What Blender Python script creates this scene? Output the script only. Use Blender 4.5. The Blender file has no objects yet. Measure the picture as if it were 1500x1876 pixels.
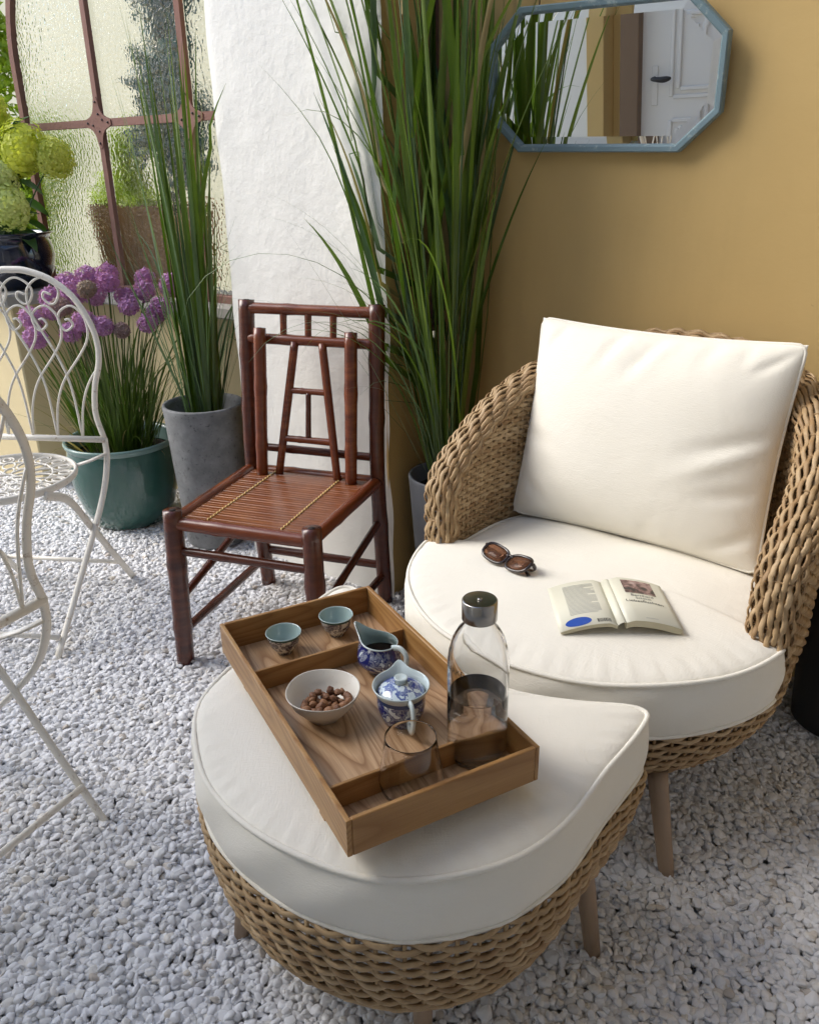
import bpy, bmesh, math, random
import numpy as np
from mathutils import Vector, Matrix
random.seed(7); rng = np.random.default_rng(7)
R = math.radians
sc = bpy.context.scene
COL = sc.collection
# ------------------------------------------------------------------ camera
PITCH, ROLL, CAMH = R(22.8), R(0.8), 1.3
cam_d = bpy.data.cameras.new('camera'); cam = bpy.data.objects.new('camera', cam_d); COL.objects.link(cam)
fw = Vector((0, math.cos(PITCH), -math.sin(PITCH))); rt = Vector((1, 0, 0)); up = Vector((0, math.sin(PITCH), math.cos(PITCH)))
Rr = math.cos(ROLL) * rt - math.sin(ROLL) * up; Uu = math.sin(ROLL) * rt + math.cos(ROLL) * up
m = Matrix((Rr, Uu, -fw)).transposed().to_4x4(); m.translation = (0, 0, CAMH)
cam.matrix_world = m
cam_d.sensor_fit = 'HORIZONTAL'; cam_d.sensor_width = 36; cam_d.lens = 36.0; cam_d.clip_start = 0.02; cam_d.clip_end = 400
sc.camera = cam
# ------------------------------------------------------------------ world, sun, exposure
SUN_AZ_VEC = Vector((-0.93, 0.10, 0)).normalized(); SUN_EL = R(39)
to_sun = Vector((SUN_AZ_VEC.x * math.cos(SUN_EL), SUN_AZ_VEC.y * math.cos(SUN_EL), math.sin(SUN_EL)))
world = bpy.data.worlds.new('World'); sc.world = world; world.use_nodes = True
wn = world.node_tree.nodes; wl = world.node_tree.links
sky = wn.new('ShaderNodeTexSky'); sky.sky_type = 'NISHITA'; sky.sun_disc = False
sky.sun_elevation = SUN_EL; sky.sun_rotation = math.atan2(SUN_AZ_VEC.x, SUN_AZ_VEC.y)
sky.air_density = 1.0; sky.dust_density = 1.2; sky.ozone_density = 1.0
wl.new(sky.outputs[0], wn['Background'].inputs[0]); wn['Background'].inputs[1].default_value = 0.14
sun_d = bpy.data.lights.new('sun', 'SUN'); sun = bpy.data.objects.new('sun', sun_d); COL.objects.link(sun)
sun_d.energy = 1.7; sun_d.angle = R(38); sun_d.color = (1.0, 0.95, 0.87)
sun.rotation_euler = (-to_sun).to_track_quat('-Z', 'Y').to_euler()
sc.view_settings.view_transform = 'Standard'; sc.view_settings.look = 'None'
sc.view_settings.exposure = 1.15; sc.view_settings.gamma = 1.0
sc.cycles.use_denoising = True
sc.cycles.max_bounces = 24; sc.cycles.diffuse_bounces = 4; sc.cycles.transmission_bounces = 24; sc.cycles.glossy_bounces = 4
sc.cycles.sample_clamp_indirect = 8.0; sc.cycles.adaptive_threshold = .02

# ------------------------------------------------------------------ geometry helpers
class MB:
    """collects vertices and faces, then links them as one mesh object"""
    def __init__(s): s.V = []; s.F = []; s.n = 0; s.MI = []; s.mi = 0; s.sm = []; s.smooth = True
    def add(s, V, F):
        V = np.asarray(V, float).reshape(-1, 3); s.V.append(V)
        for f in F: s.F.append(tuple(int(i) + s.n for i in f)); s.MI.append(s.mi); s.sm.append(s.smooth)
        s.n += len(V); return s
    def mesh(s, name, mats):
        me = bpy.data.meshes.new(name)
        me.from_pydata(np.concatenate(s.V).tolist(), [], s.F)
        me.polygons.foreach_set('use_smooth', s.sm); me.polygons.foreach_set('material_index', s.MI)
        for mt in (mats if isinstance(mats, (list, tuple)) else [mats]): me.materials.append(mt)
        me.update(); return me
    def build(s, name, mats, parent=None, kind=None):
        return link(name, s.mesh(name, mats), parent, kind)
def link(name, data, parent=None, kind=None):
    o = bpy.data.objects.new(name, data); COL.objects.link(o)
    if parent is not None: o.parent = parent
    if kind: o['kind'] = kind
    return o
def thing(name, label, cat, loc=(0, 0, 0), rz=0.0, group=None):
    o = bpy.data.objects.new(name, None); COL.objects.link(o); o.empty_display_size = .05
    o.location = loc; o.rotation_euler = (0, 0, rz); return tag(o, label, cat, group)
def tag(o, label, cat, group=None):
    o['label'] = label; o['category'] = cat
    if group: o['group'] = group
    return o
def unit(a): return a / np.maximum(np.linalg.norm(a, axis=-1, keepdims=True), 1e-9)
def frames(P, closed=False, up0=None):
    P = np.asarray(P, float)
    if closed: T = np.roll(P, -1, 0) - np.roll(P, 1, 0)
    else: T = np.gradient(P, axis=0)
    T = unit(T); N = np.zeros_like(P)
    a = np.array(up0 if up0 is not None else ([0, 0, 1] if abs(T[0][2]) < .9 else [1, 0, 0]), float)
    for i in range(len(P)):
        a = a - T[i] * (a @ T[i]); l = np.linalg.norm(a)
        if l < 1e-6: a = np.array([1., 0, 0]) if abs(T[i][0]) < .9 else np.array([0, 1., 0]); a = a - T[i] * (a @ T[i]); l = np.linalg.norm(a)
        a = a / l; N[i] = a
    return T, N, np.cross(T, N)
def sweep(mb, P, N, B, ru, rv, sides=6, closed=False, caps=True):
    """ring at each P: cos*ru along B, sin*rv along N"""
    P = np.asarray(P, float); n = len(P)
    th = np.arange(sides) * 2 * math.pi / sides
    ru = np.broadcast_to(np.asarray(ru, float), (n,)); rv = np.broadcast_to(np.asarray(rv, float), (n,))
    V = P[:, None, :] + np.cos(th)[None, :, None] * (ru[:, None, None] * B[:, None, :]) + np.sin(th)[None, :, None] * (rv[:, None, None] * N[:, None, :])
    F = []
    for i in range(n if closed else n - 1):
        a = i * sides; b = ((i + 1) % n) * sides
        for j in range(sides):
            k = (j + 1) % sides; F.append((a + j, a + k, b + k, b + j))
    if caps and not closed:
        F.append(tuple(range(sides - 1, -1, -1))); F.append(tuple((n - 1) * sides + j for j in range(sides)))
    mb.add(V.reshape(-1, 3), F)
def tube(mb, P, r, sides=8, closed=False, caps=True, flat=None, up0=None):
    P = np.asarray(P, float)
    T, N, B = frames(P, closed, up0)
    r = np.asarray(r, float)
    if flat: sweep(mb, P, N, B, flat[0], flat[1], sides, closed, caps)
    else: sweep(mb, P, N, B, r, r, sides, closed, caps)
    return mb
def smooth_path(P, n=40, closed=False):
    """Catmull-Rom through the control points"""
    P = np.asarray(P, float); k = len(P)
    if closed: Q = np.vstack([P[-1], P, P[0], P[1]])
    else: Q = np.vstack([2 * P[0] - P[1], P, 2 * P[-1] - P[-2]])
    segs = k if closed else k - 1
    out = []
    for t in np.linspace(0, segs, n, endpoint=not closed):
        i = min(int(t), segs - 1); u = t - i
        a, b, c, d = Q[i], Q[i + 1], Q[i + 2], Q[i + 3]
        out.append(.5 * (2 * b + (c - a) * u + (2 * a - 5 * b + 4 * c - d) * u * u + (3 * b - a - 3 * c + d) * u ** 3))
    return np.array(out)
def lathe(mb, prof, segs=48, center=(0, 0, 0)):
    prof = np.asarray(prof, float); n = len(prof); th = np.arange(segs) * 2 * math.pi / segs
    V = np.zeros((n, segs, 3)); V[:, :, 0] = prof[:, :1] * np.cos(th); V[:, :, 1] = prof[:, :1] * np.sin(th); V[:, :, 2] = prof[:, 1:2]
    V += np.array(center); F = []
    for i in range(n - 1):
        for j in range(segs):
            k = (j + 1) % segs; F.append((i * segs + j, i * segs + k, (i + 1) * segs + k, (i + 1) * segs + j))
    mb.add(V.reshape(-1, 3), F); return mb
_bx = {}
def box(mb, size, center=(0, 0, 0), bev=.002, rot=None, segs=1):
    bm = bmesh.new(); bmesh.ops.create_cube(bm, size=1.0)
    bmesh.ops.scale(bm, vec=size, verts=bm.verts)
    if bev: bmesh.ops.bevel(bm, geom=list(bm.edges), offset=bev, segments=segs, profile=.5, affect='EDGES')
    bm.verts.index_update()
    V = np.array([v.co[:] for v in bm.verts]); F = [[v.index for v in f.verts] for f in bm.faces]; bm.free()
    if rot is not None: V = V @ np.array(rot).T
    sm = mb.smooth; mb.smooth = False; mb.add(V + np.array(center), F); mb.smooth = sm
    return mb
def rotz(a): c, s = math.cos(a), math.sin(a); return np.array([[c, -s, 0], [s, c, 0], [0, 0, 1]])
def rotx(a): c, s = math.cos(a), math.sin(a); return np.array([[1, 0, 0], [0, c, -s], [0, s, c]])
def roty(a): c, s = math.cos(a), math.sin(a); return np.array([[c, 0, s], [0, 1, 0], [-s, 0, c]])
def prism(mb, poly, z0, z1):
    """extrude a polygon (x, y) upwards"""
    n = len(poly); V = [(x, y, z0) for x, y in poly] + [(x, y, z1) for x, y in poly]
    F = [tuple(range(n - 1, -1, -1)), tuple(range(n, 2 * n))] + [(i, (i + 1) % n, n + (i + 1) % n, n + i) for i in range(n)]
    sm = mb.smooth; mb.smooth = False; mb.add(V, F); mb.smooth = sm; return mb
def ico(sub=1, r=1.0):
    bm = bmesh.new(); bmesh.ops.create_icosphere(bm, subdivisions=sub, radius=r); bm.verts.index_update()
    V = np.array([v.co[:] for v in bm.verts]); F = [[v.index for v in f.verts] for f in bm.faces]; bm.free(); return V, F

# ------------------------------------------------------------------ material helpers
def mat(name, col, rough=.6, metal=0.0, spec=.5, **kw):
    mt = bpy.data.materials.new(name); mt.use_nodes = True; b = mt.node_tree.nodes['Principled BSDF']
    b.inputs['Base Color'].default_value = (*col, 1); b.inputs['Roughness'].default_value = rough; b.inputs['Metallic'].default_value = metal
    b.inputs['Specular IOR Level'].default_value = spec
    for k, v in kw.items(): b.inputs[k.replace('_', ' ')].default_value = v
    return mt
def nd(mt, t, **kw):
    n = mt.node_tree.nodes.new(t)
    for k, v in kw.items(): setattr(n, k, v)
    return n
def lk(mt, a, b): mt.node_tree.links.new(a, b)
def bsdf(mt): return mt.node_tree.nodes['Principled BSDF']
def coords(mt, scale=(1, 1, 1), space='Object', rot=(0, 0, 0)):
    tc = nd(mt, 'ShaderNodeTexCoord'); mp = nd(mt, 'ShaderNodeMapping'); mp.inputs['Scale'].default_value = scale; mp.inputs['Rotation'].default_value = rot
    lk(mt, tc.outputs[space], mp.inputs[0]); return mp.outputs[0]
def noise(mt, vec, scale, detail=4, rough=.55, dist=0.0):
    n = nd(mt, 'ShaderNodeTexNoise'); n.inputs['Scale'].default_value = scale; n.inputs['Detail'].default_value = detail
    n.inputs['Roughness'].default_value = rough; n.inputs['Distortion'].default_value = dist
    if vec is not None: lk(mt, vec, n.inputs['Vector'])
    return n.outputs[0]
def ramp(mt, fac, stops, interp='LINEAR'):
    r = nd(mt, 'ShaderNodeValToRGB'); r.color_ramp.interpolation = interp; e = r.color_ramp.elements
    while len(e) < len(stops): e.new(.5)
    for x, (p, c) in zip(e, stops): x.position = p; x.color = (*c, 1) if len(c) == 3 else c
    lk(mt, fac, r.inputs[0]); return r.outputs[0]
def mix(mt, fac, a, b, mode='MIX'):
    n = nd(mt, 'ShaderNodeMix', data_type='RGBA', blend_type=mode)
    for sock, v in ((n.inputs[0], fac), (n.inputs[6], a), (n.inputs[7], b)):
        if hasattr(v, 'is_linked'): lk(mt, v, sock)
        elif isinstance(v, (tuple, list)): sock.default_value = (*v, 1)
        else: sock.default_value = v
    return n.outputs[2]
def bump(mt, h, strength=.3, dist=.01):
    b = nd(mt, 'ShaderNodeBump'); b.inputs['Strength'].default_value = strength; b.inputs['Distance'].default_value = dist
    lk(mt, h, b.inputs['Height']); lk(mt, b.outputs[0], bsdf(mt).inputs['Normal']); return b
def rnd(mt): return nd(mt, 'ShaderNodeObjectInfo').outputs['Random']
def setc(mt, c): lk(mt, c, bsdf(mt).inputs['Base Color'])

def plaster(name, c1, c2, bscale=9, bstr=.35, fine=120):
    mt = mat(name, c1, .85, spec=.25); v = coords(mt)
    setc(mt, mix(mt, ramp(mt, noise(mt, v, 2.2, 5, .6), [(.3, (0, 0, 0)), (.75, (1, 1, 1))]), c1, c2))
    a = noise(mt, v, bscale, 6, .62); b = noise(mt, v, fine, 3, .6)
    mm = nd(mt, 'ShaderNodeMath', operation='MULTIPLY_ADD'); lk(mt, b, mm.inputs[0]); mm.inputs[1].default_value = .16; lk(mt, a, mm.inputs[2])
    bump(mt, mm.outputs[0], bstr, .012); return mt
M = {}
M['yellow'] = plaster('yellow_plaster', (.58, .41, .175), (.54, .375, .155), 5, .18, 90)
def wall_wear(mt, dark):
    b = bsdf(mt); src = b.inputs['Base Color'].links[0].from_socket; v = coords(mt)
    sp = ramp(mt, noise(mt, v, 38, 2, .4), [(.765, (0, 0, 0)), (.79, (.35, .35, .35))]); st = ramp(mt, noise(mt, coords(mt, (3.5, 3.5, .5)), 1.6, 5, .65), [(.5, (0, 0, 0)), (.85, (.35, .35, .35))])
    setc(mt, mix(mt, sp, mix(mt, st, src, dark), tuple(c * .6 for c in dark)))
wall_wear(M['yellow'], (.42, .285, .12))
M['white_plaster'] = plaster('white_plaster', (.81, .795, .75), (.76, .75, .705), 10, .5, 45)
M['grey_plaster'] = plaster('grey_plaster', (.42, .42, .43), (.37, .37, .38), 6, .2, 60)
M['cream'] = plaster('cream_plaster', (.60, .50, .30), (.54, .45, .27), 6, .25, 90)
M['garden_wall'] = plaster('garden_wall_plaster', (.52, .49, .37), (.40, .39, .29), 1.5, .2, 60)
M['stone'] = plaster('stone_ledge', (.36, .35, .32), (.26, .25, .23), 12, .4, 150)
M['sky_blocker'] = plaster('sky_blocker_plaster', (.58, .58, .58), (.54, .54, .54), 4, .1, 60)
def pebble_mat():
    mt = mat('white_pebble', (.7, .7, .72), .75, spec=.3)
    setc(mt, ramp(mt, rnd(mt), [(0, (.58, .575, .58)), (.10, (.69, .685, .68)), (.5, (.77, .77, .785)), (.85, (.82, .82, .835)), (.97, (.75, .72, .67)), (1, (.50, .44, .38))]))
    bump(mt, noise(mt, coords(mt), 90, 3), .25, .004); return mt
M['pebble'] = pebble_mat()
M['soil_bed'] = plaster('gravel_base', (.60, .60, .60), (.50, .50, .50), 30, .8, 200)
def fabric():
    mt = mat('cream_canvas', (.82, .80, .745), .9, spec=.15); v = coords(mt)
    a = nd(mt, 'ShaderNodeMath', operation='ADD'); lk(mt, noise(mt, coords(mt, (1, .12, 1)), 420, 2), a.inputs[0]); lk(mt, noise(mt, coords(mt, (.12, 1, 1)), 420, 2), a.inputs[1])
    sl = noise(mt, v, 11, 4, .5, .5); mm = nd(mt, 'ShaderNodeMath', operation='MULTIPLY_ADD'); lk(mt, sl, mm.inputs[0]); mm.inputs[1].default_value = 4.5; lk(mt, a.outputs[0], mm.inputs[2])
    bump(mt, mm.outputs[0], .32, .0018)
    setc(mt, mix(mt, noise(mt, v, 6, 3), (.85, .815, .725), (.80, .765, .675)))
    bsdf(mt).inputs['Sheen Weight'].default_value = .15; return mt
M['fabric'] = fabric()
def wicker(name, a, b, c):
    mt = mat(name, a, .55, spec=.35); v = coords(mt)
    n1 = noise(mt, v, 28, 5, .6); n2 = noise(mt, coords(mt, (40, 40, 300)), 3, 3)
    setc(mt, mix(mt, n2, ramp(mt, n1, [(.3, a), (.5, b), (.7, c)]), b))
    bump(mt, n2, .2, .002); return mt
M['wicker'] = wicker('wicker_strand', (.24, .150, .070), (.39, .265, .140), (.56, .415, .245))
M['wicker_b'] = wicker('wicker_strand_pale', (.31, .205, .105), (.46, .325, .185), (.62, .475, .30))
M['wicker_c'] = wicker('wicker_strand_brown', (.19, .110, .048), (.31, .195, .095), (.45, .32, .175))
WICKER = [M['wicker'], M['wicker_b'], M['wicker_c']]
M['leg_wood'] = mat('taupe_leg', (.33, .23, .15), .5)
def wood(name, dark, mid, light, scale=(1, 1, 1), rough=.42, ring=7, rot=(0, 0, 0)):
    mt = mat(name, mid, rough, spec=.4); v = coords(mt, scale, rot=rot)
    w = nd(mt, 'ShaderNodeTexWave', wave_type='BANDS', bands_direction='X', wave_profile='SAW'); w.inputs['Scale'].default_value = ring; w.inputs['Distortion'].default_value = 3.2
    w.inputs['Detail'].default_value = 2; w.inputs['Detail Scale'].default_value = .35; lk(mt, v, w.inputs[0])
    f = noise(mt, coords(mt, (scale[0] * 60, scale[1] * 2.2, scale[2] * 60), rot=rot), 5, 4, .6)
    base = ramp(mt, w.outputs[1], [(0, dark), (.18, mid), (.7, light), (1, mid)])
    setc(mt, mix(mt, ramp(mt, f, [(.35, (0, 0, 0)), (.7, (.75, .75, .75))]), base, dark)); bump(mt, f, .12, .002); return mt
def veneer(name, dark, mid, light, along, across, rough=.38, k=1.0):
    # contour lines of a stretched noise read as cathedral grain
    mt = mat(name, mid, rough, spec=.4); sc_ = [1, 1, 1]; sc_[along] = .16; fi = [420, 420, 420]; fi[along] = 9
    n = noise(mt, coords(mt, tuple(sc_)), 5.5 * k, 1.5, .5, .35)
    w = nd(mt, 'ShaderNodeMath', operation='MULTIPLY'); lk(mt, n, w.inputs[0]); w.inputs[1].default_value = 26
    fr = nd(mt, 'ShaderNodeMath', operation='FRACT'); lk(mt, w.outputs[0], fr.inputs[0])
    f = noise(mt, coords(mt, tuple(fi)), 1, 3, .6)
    base = ramp(mt, fr.outputs[0], [(0, dark), (.22, mid), (.7, light), (.93, mid), (1, dark)])
    setc(mt, mix(mt, ramp(mt, f, [(.42, (0, 0, 0)), (.75, (.6, .6, .6))]), base, dark)); bump(mt, f, .1, .001); return mt
M['tray_side'] = veneer('ash_veneer_side', (.27, .128, .038), (.355, .185, .062), (.43, .245, .092), 1, 2)
M['tray_end'] = veneer('ash_veneer_end', (.27, .128, .038), (.34, .175, .058), (.40, .22, .080), 0, 2)
M['tray_floor'] = veneer('ash_veneer_floor', (.27, .145, .070), (.45, .28, .150), (.56, .375, .22), 1, 0, .42, 1.5)
def bamboo(name, dark, mid, light):
    mt = mat(name, mid, .27, spec=.55); v = coords(mt, (3, 3, 14))
    n = noise(mt, v, 3.2, 5, .6); r = rnd(mt)
    c = ramp(mt, n, [(.30, dark), (.5, mid), (.75, light)])
    setc(mt, mix(mt, r, c, mid)); bsdf(mt).inputs['Coat Weight'].default_value = .12; bsdf(mt).inputs['Coat Roughness'].default_value = .25
    bump(mt, noise(mt, coords(mt, (70, 70, 6)), 3, 3), .12, .002); return mt
M['bamboo'] = bamboo('lacquered_bamboo', (.055, .011, .005), (.15, .034, .010), (.30, .088, .022))
M['bamboo_dark'] = bamboo('dark_lacquered_bamboo', (.034, .009, .005), (.080, .019, .008), (.15, .038, .013))
M['bamboo_slat'] = bamboo('bamboo_slat', (.10, .026, .008), (.20, .058, .015), (.33, .11, .028))
M['cord'] = mat('yellow_cord', (.78, .56, .22), .8)
M['hole'] = mat('hollow_dark', (.015, .008, .006), .9)
def white_metal():
    mt = mat('cream_paint_metal', (.74, .70, .62), .42); v = coords(mt)
    setc(mt, mix(mt, ramp(mt, noise(mt, v, 45, 6, .75), [(.58, (0, 0, 0)), (.68, (.85, .85, .85))]), (.76, .72, .64), (.38, .27, .18))); return mt
M['white_metal'] = white_metal()
M['rust'] = plaster('rust_primer_iron', (.25, .14, .115), (.19, .10, .08), 30, .3, 200)
M['rivet'] = mat('dark_rivet', (.035, .025, .025), .6)
def hammered():
    mt = mat('hammered_glass', (1.0, .985, .93), .06, Transmission_Weight=1.0, IOR=1.19)
    v = coords(mt)
    vo = nd(mt, 'ShaderNodeTexVoronoi', feature='SMOOTH_F1'); vo.inputs['Scale'].default_value = 75; vo.inputs['Smoothness'].default_value = .6
    nn = nd(mt, 'ShaderNodeTexNoise'); nn.inputs['Scale'].default_value = 30; lk(mt, v, nn.inputs[0])
    mx = nd(mt, 'ShaderNodeMix', data_type='VECTOR'); mx.inputs[0].default_value = .02; lk(mt, v, mx.inputs[4]); lk(mt, nn.outputs[1], mx.inputs[5]); lk(mt, mx.outputs[1], vo.inputs['Vector'])
    bump(mt, vo.outputs[0], .36, .006); return mt
M['hammered'] = hammered()
def leaf(name, base, tip, dark, trans=.25, rough=.42):
    mt = mat(name, base, rough, spec=.4); r = rnd(mt); v = coords(mt)
    c = mix(mt, r, base, tip); setc(mt, mix(mt, ramp(mt, noise(mt, v, 9, 2), [(.4, (0, 0, 0)), (.8, (.6, .6, .6))]), c, dark))
    b = bsdf(mt); out = mt.node_tree.nodes['Material Output']; tr = nd(mt, 'ShaderNodeBsdfTranslucent')
    tr.inputs[0].default_value = (base[0] * 1.5, base[1] * 1.6, base[2] * .8, 1); ms = nd(mt, 'ShaderNodeMixShader'); ms.inputs[0].default_value = trans
    lk(mt, b.outputs[0], ms.inputs[1]); lk(mt, tr.outputs[0], ms.inputs[2]); lk(mt, ms.outputs[0], out.inputs[0]); return mt
M['blade'] = leaf('grass_blade_leaf', (.070, .128, .016), (.150, .215, .028), (.034, .062, .013))
M['blade_grey'] = leaf('grey_green_blade', (.075, .135, .060), (.13, .19, .085), (.05, .085, .04))
M['allium_leaf'] = leaf('allium_leaf', (.055, .105, .012), (.105, .155, .02), (.025, .055, .01))
M['dry_leaf'] = leaf('dry_leaf', (.32, .25, .12), (.24, .22, .09), (.16, .10, .05))
M['hyd_leaf'] = leaf('hydrangea_leaf', (.05, .12, .03), (.09, .17, .045), (.03, .07, .02))
M['hyd_petal'] = leaf('lime_petal', (.60, .62, .10), (.76, .78, .30), (.46, .52, .05), .35, .6)
M['hyd_petal_pale'] = leaf('pale_lime_petal', (.62, .66, .26), (.78, .80, .46), (.46, .55, .14), .3, .6)
M['purple'] = leaf('allium_purple', (.42, .19, .43), (.56, .33, .56), (.30, .11, .33), .2, .6)
M['faded'] = leaf('faded_allium', (.34, .22, .26), (.30, .26, .17), (.2, .13, .13), .2, .7)
M['hedge'] = leaf('hedge_leaf', (.24, .34, .02), (.44, .48, .05), (.09, .17, .01), .4)
M['conifer'] = leaf('blue_conifer', (.05, .12, .11), (.09, .18, .16), (.02, .06, .05), .1)
M['soil'] = plaster('potting_soil', (.035, .025, .018), (.02, .014, .01), 40, 1.0, 160)
M['green_glaze'] = mat('green_glaze', (.030, .095, .075), .12, Coat_Weight=.5)
setc(M['green_glaze'], mix(M['green_glaze'], noise(M['green_glaze'], coords(M['green_glaze']), 5, 4), (.022, .075, .06), (.05, .13, .105)))
M['green_rim'] = mat('green_glaze_rim', (.16, .25, .23), .2)
M['navy_glaze'] = mat('navy_glaze', (.006, .010, .028), .1, Coat_Weight=.6)
def concrete():
    mt = mat('grey_concrete', (.17, .175, .18), .8); v = coords(mt)
    a = noise(mt, v, 11, 6, .65); b = noise(mt, v, 55, 4, .7)
    c = mix(mt, ramp(mt, a, [(.35, (0, 0, 0)), (.65, (1, 1, 1))]), (.23, .235, .24), (.125, .13, .135))
    setc(mt, mix(mt, ramp(mt, b, [(.58, (0, 0, 0)), (.68, (.9, .9, .9))]), c, (.065, .065, .068))); bump(mt, b, .3, .004); return mt
M['concrete'] = concrete()
M['grey_pot'] = mat('smooth_grey_pot', (.17, .175, .19), .55)
M['bark'] = plaster('dark_bark', (.07, .05, .035), (.04, .03, .02), 30, .6, 120)
M['charcoal'] = mat('dark_shape_stand_in', (.016, .016, .018), .6)
M['terracotta'] = plaster('brown_pot', (.30, .17, .07), (.22, .12, .05), 12, .3, 90)
M['mirror'] = mat('mirror_silver', (.93, .94, .93), .0, 1.0)
def blue_paint():
    mt = mat('blue_grey_paint', (.17, .27, .31), .5); v = coords(mt)
    setc(mt, mix(mt, ramp(mt, noise(mt, coords(mt, (4, 4, 4)), 9, 7, .75), [(.55, (0, 0, 0)), (.66, (1, 1, 1))]), (.165, .245, .28), (.34, .41, .41)))
    bump(mt, noise(mt, v, 40, 4), .2, .002); return mt
M['blue_paint'] = blue_paint()
def porcelain(name, whitec, bluec, scale, thr, dist=1.2):
    mt = mat(name, whitec, .12, spec=.55); v = coords(mt)
    n = noise(mt, v, scale, 2.5, .55, dist); b = noise(mt, v, scale * 2.6, 2, .5, .6)
    ad = nd(mt, 'ShaderNodeMath', operation='MULTIPLY_ADD'); lk(mt, b, ad.inputs[0]); ad.inputs[1].default_value = .35; lk(mt, n, ad.inputs[2])
    setc(mt, mix(mt, ramp(mt, ad.outputs[0], [(thr, (0, 0, 0)), (thr + .025, (1, 1, 1)), (thr + .10, (.55, .55, .55)), (thr + .16, (1, 1, 1))]), whitec, bluec))
    bsdf(mt).inputs['Coat Weight'].default_value = .4; return mt
M['blue_china'] = porcelain('blue_white_china', (.60, .66, .68), (.012, .020, .14), 34, .585)
M['blue_china_lid'] = porcelain('blue_white_china_lid', (.58, .66, .70), (.022, .05, .26), 60, .63, .6)
M['cup_china'] = porcelain('cup_china', (.50, .52, .50), (.045, .035, .06), 60, .62)
M['celadon'] = mat('celadon_glaze', (.33, .43, .42), .12, Coat_Weight=.4)
M['pale_china'] = mat('pale_china', (.52, .60, .60), .12, Coat_Weight=.4)
M['blue_band'] = mat('blue_band', (.03, .06, .16), .15)
M['green_band'] = mat('green_band', (.02, .07, .06), .15)
M['tea'] = mat('dark_tea', (.012, .006, .004), .05)
def bowl_mat():
    mt = mat('speckled_stoneware', (.66, .62, .54), .3); v = coords(mt)
    setc(mt, mix(mt, ramp(mt, noise(mt, v, 260, 2), [(.66, (0, 0, 0)), (.72, (.5, .5, .5))]), (.68, .64, .565), (.42, .34, .25))); return mt
M['bowl'] = bowl_mat()
def nut_mat():
    mt = mat('brown_nut', (.16, .07, .03), .6); setc(mt, mix(mt, rnd(mt), (.13, .052, .024), (.30, .14, .06))); bump(mt, noise(mt, coords(mt), 260, 3), .6, .003); return mt
M['nut'] = nut_mat()
M['glass'] = mat('clear_glass', (.99, .99, .99), .0, Transmission_Weight=1.0, IOR=1.5)
M['bottle_glass'] = mat('smoky_glass', (.94, .945, .95), .0, Transmission_Weight=1.0, IOR=1.45)
M['water'] = mat('water', (.98, .99, .99), .0, Transmission_Weight=1.0, IOR=1.24)
M['steel'] = mat('brushed_steel', (.38, .36, .33), .24, 1.0)
M['ink'] = mat('black_print', (.02, .016, .014), .6)
M['ink_grey'] = mat('grey_print', (.42, .42, .38), .7)
M['ink_blue'] = mat('blue_print', (.01, .06, .33), .45)
M['cover'] = mat('cream_cover', (.73, .71, .58), .45)
M['paper'] = mat('page_edge', (.60, .55, .38), .85)
setc(M['paper'], mix(M['paper'], noise(M['paper'], coords(M['paper'], (8, 8, 900)), 4, 2), (.66, .61, .44), (.46, .41, .27)))
def print_mat():
    mt = mat('cover_picture', (.2, .1, .1), .5); v = coords(mt)
    setc(mt, ramp(mt, noise(mt, v, 42, 4, .6, .8), [(.36, (.035, .03, .025)), (.46, (.15, .085, .07)), (.56, (.36, .23, .20)), (.66, (.48, .36, .31))])); return mt
M['picture'] = print_mat()
M['tortoise'] = mat('dark_tortoise', (.018, .008, .005), .15, Coat_Weight=.5)
M['lens'] = mat('brown_lens', (.30, .15, .09), .02, Transmission_Weight=.75, IOR=1.2)
M['door_paint'] = mat('white_door_paint', (.72, .71, .69), .45)
M['black_iron'] = mat('black_iron', (.02, .018, .016), .4)
M['brown_trim'] = mat('brown_door_trim', (.18, .115, .07), .6)

# ------------------------------------------------------------------ layout of the walls (one common direction)
WA = R(36); W = np.array([math.cos(WA), -math.sin(WA), 0]); NRM = np.array([-math.sin(WA), -math.cos(WA), 0])
P0 = np.array([-.061, 2.38, 0])            # near right corner of the pillar, on the ground
WP = P0 - NRM * .25                         # corner where the pillar's flank meets the yellow wall
# wall frame: local x along the wall to the right, local y away from the room
def wall_thing(name, label, cat, base=WP): return thing(name, label, cat, tuple(base), -WA)

# ---- ground: one sheet, with the gravel lying on it
mb = MB(); mb.smooth = False; mb.add([(-60, -40, -.022), (60, -40, -.022), (60, 90, -.022), (-60, 90, -.022)], [(0, 1, 2, 3)])
g = mb.build('ground', M['soil_bed'], None, 'structure')

# ---- yellow wall
t = wall_thing('yellow_wall', 'smooth ochre yellow plastered wall with the octagonal mirror on it', 'wall')
mb = MB(); box(mb, (4.2, .25, 3.3), (2.1, .126, 1.62), 0); mb.build('wall_face', M['yellow'], t)
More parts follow.
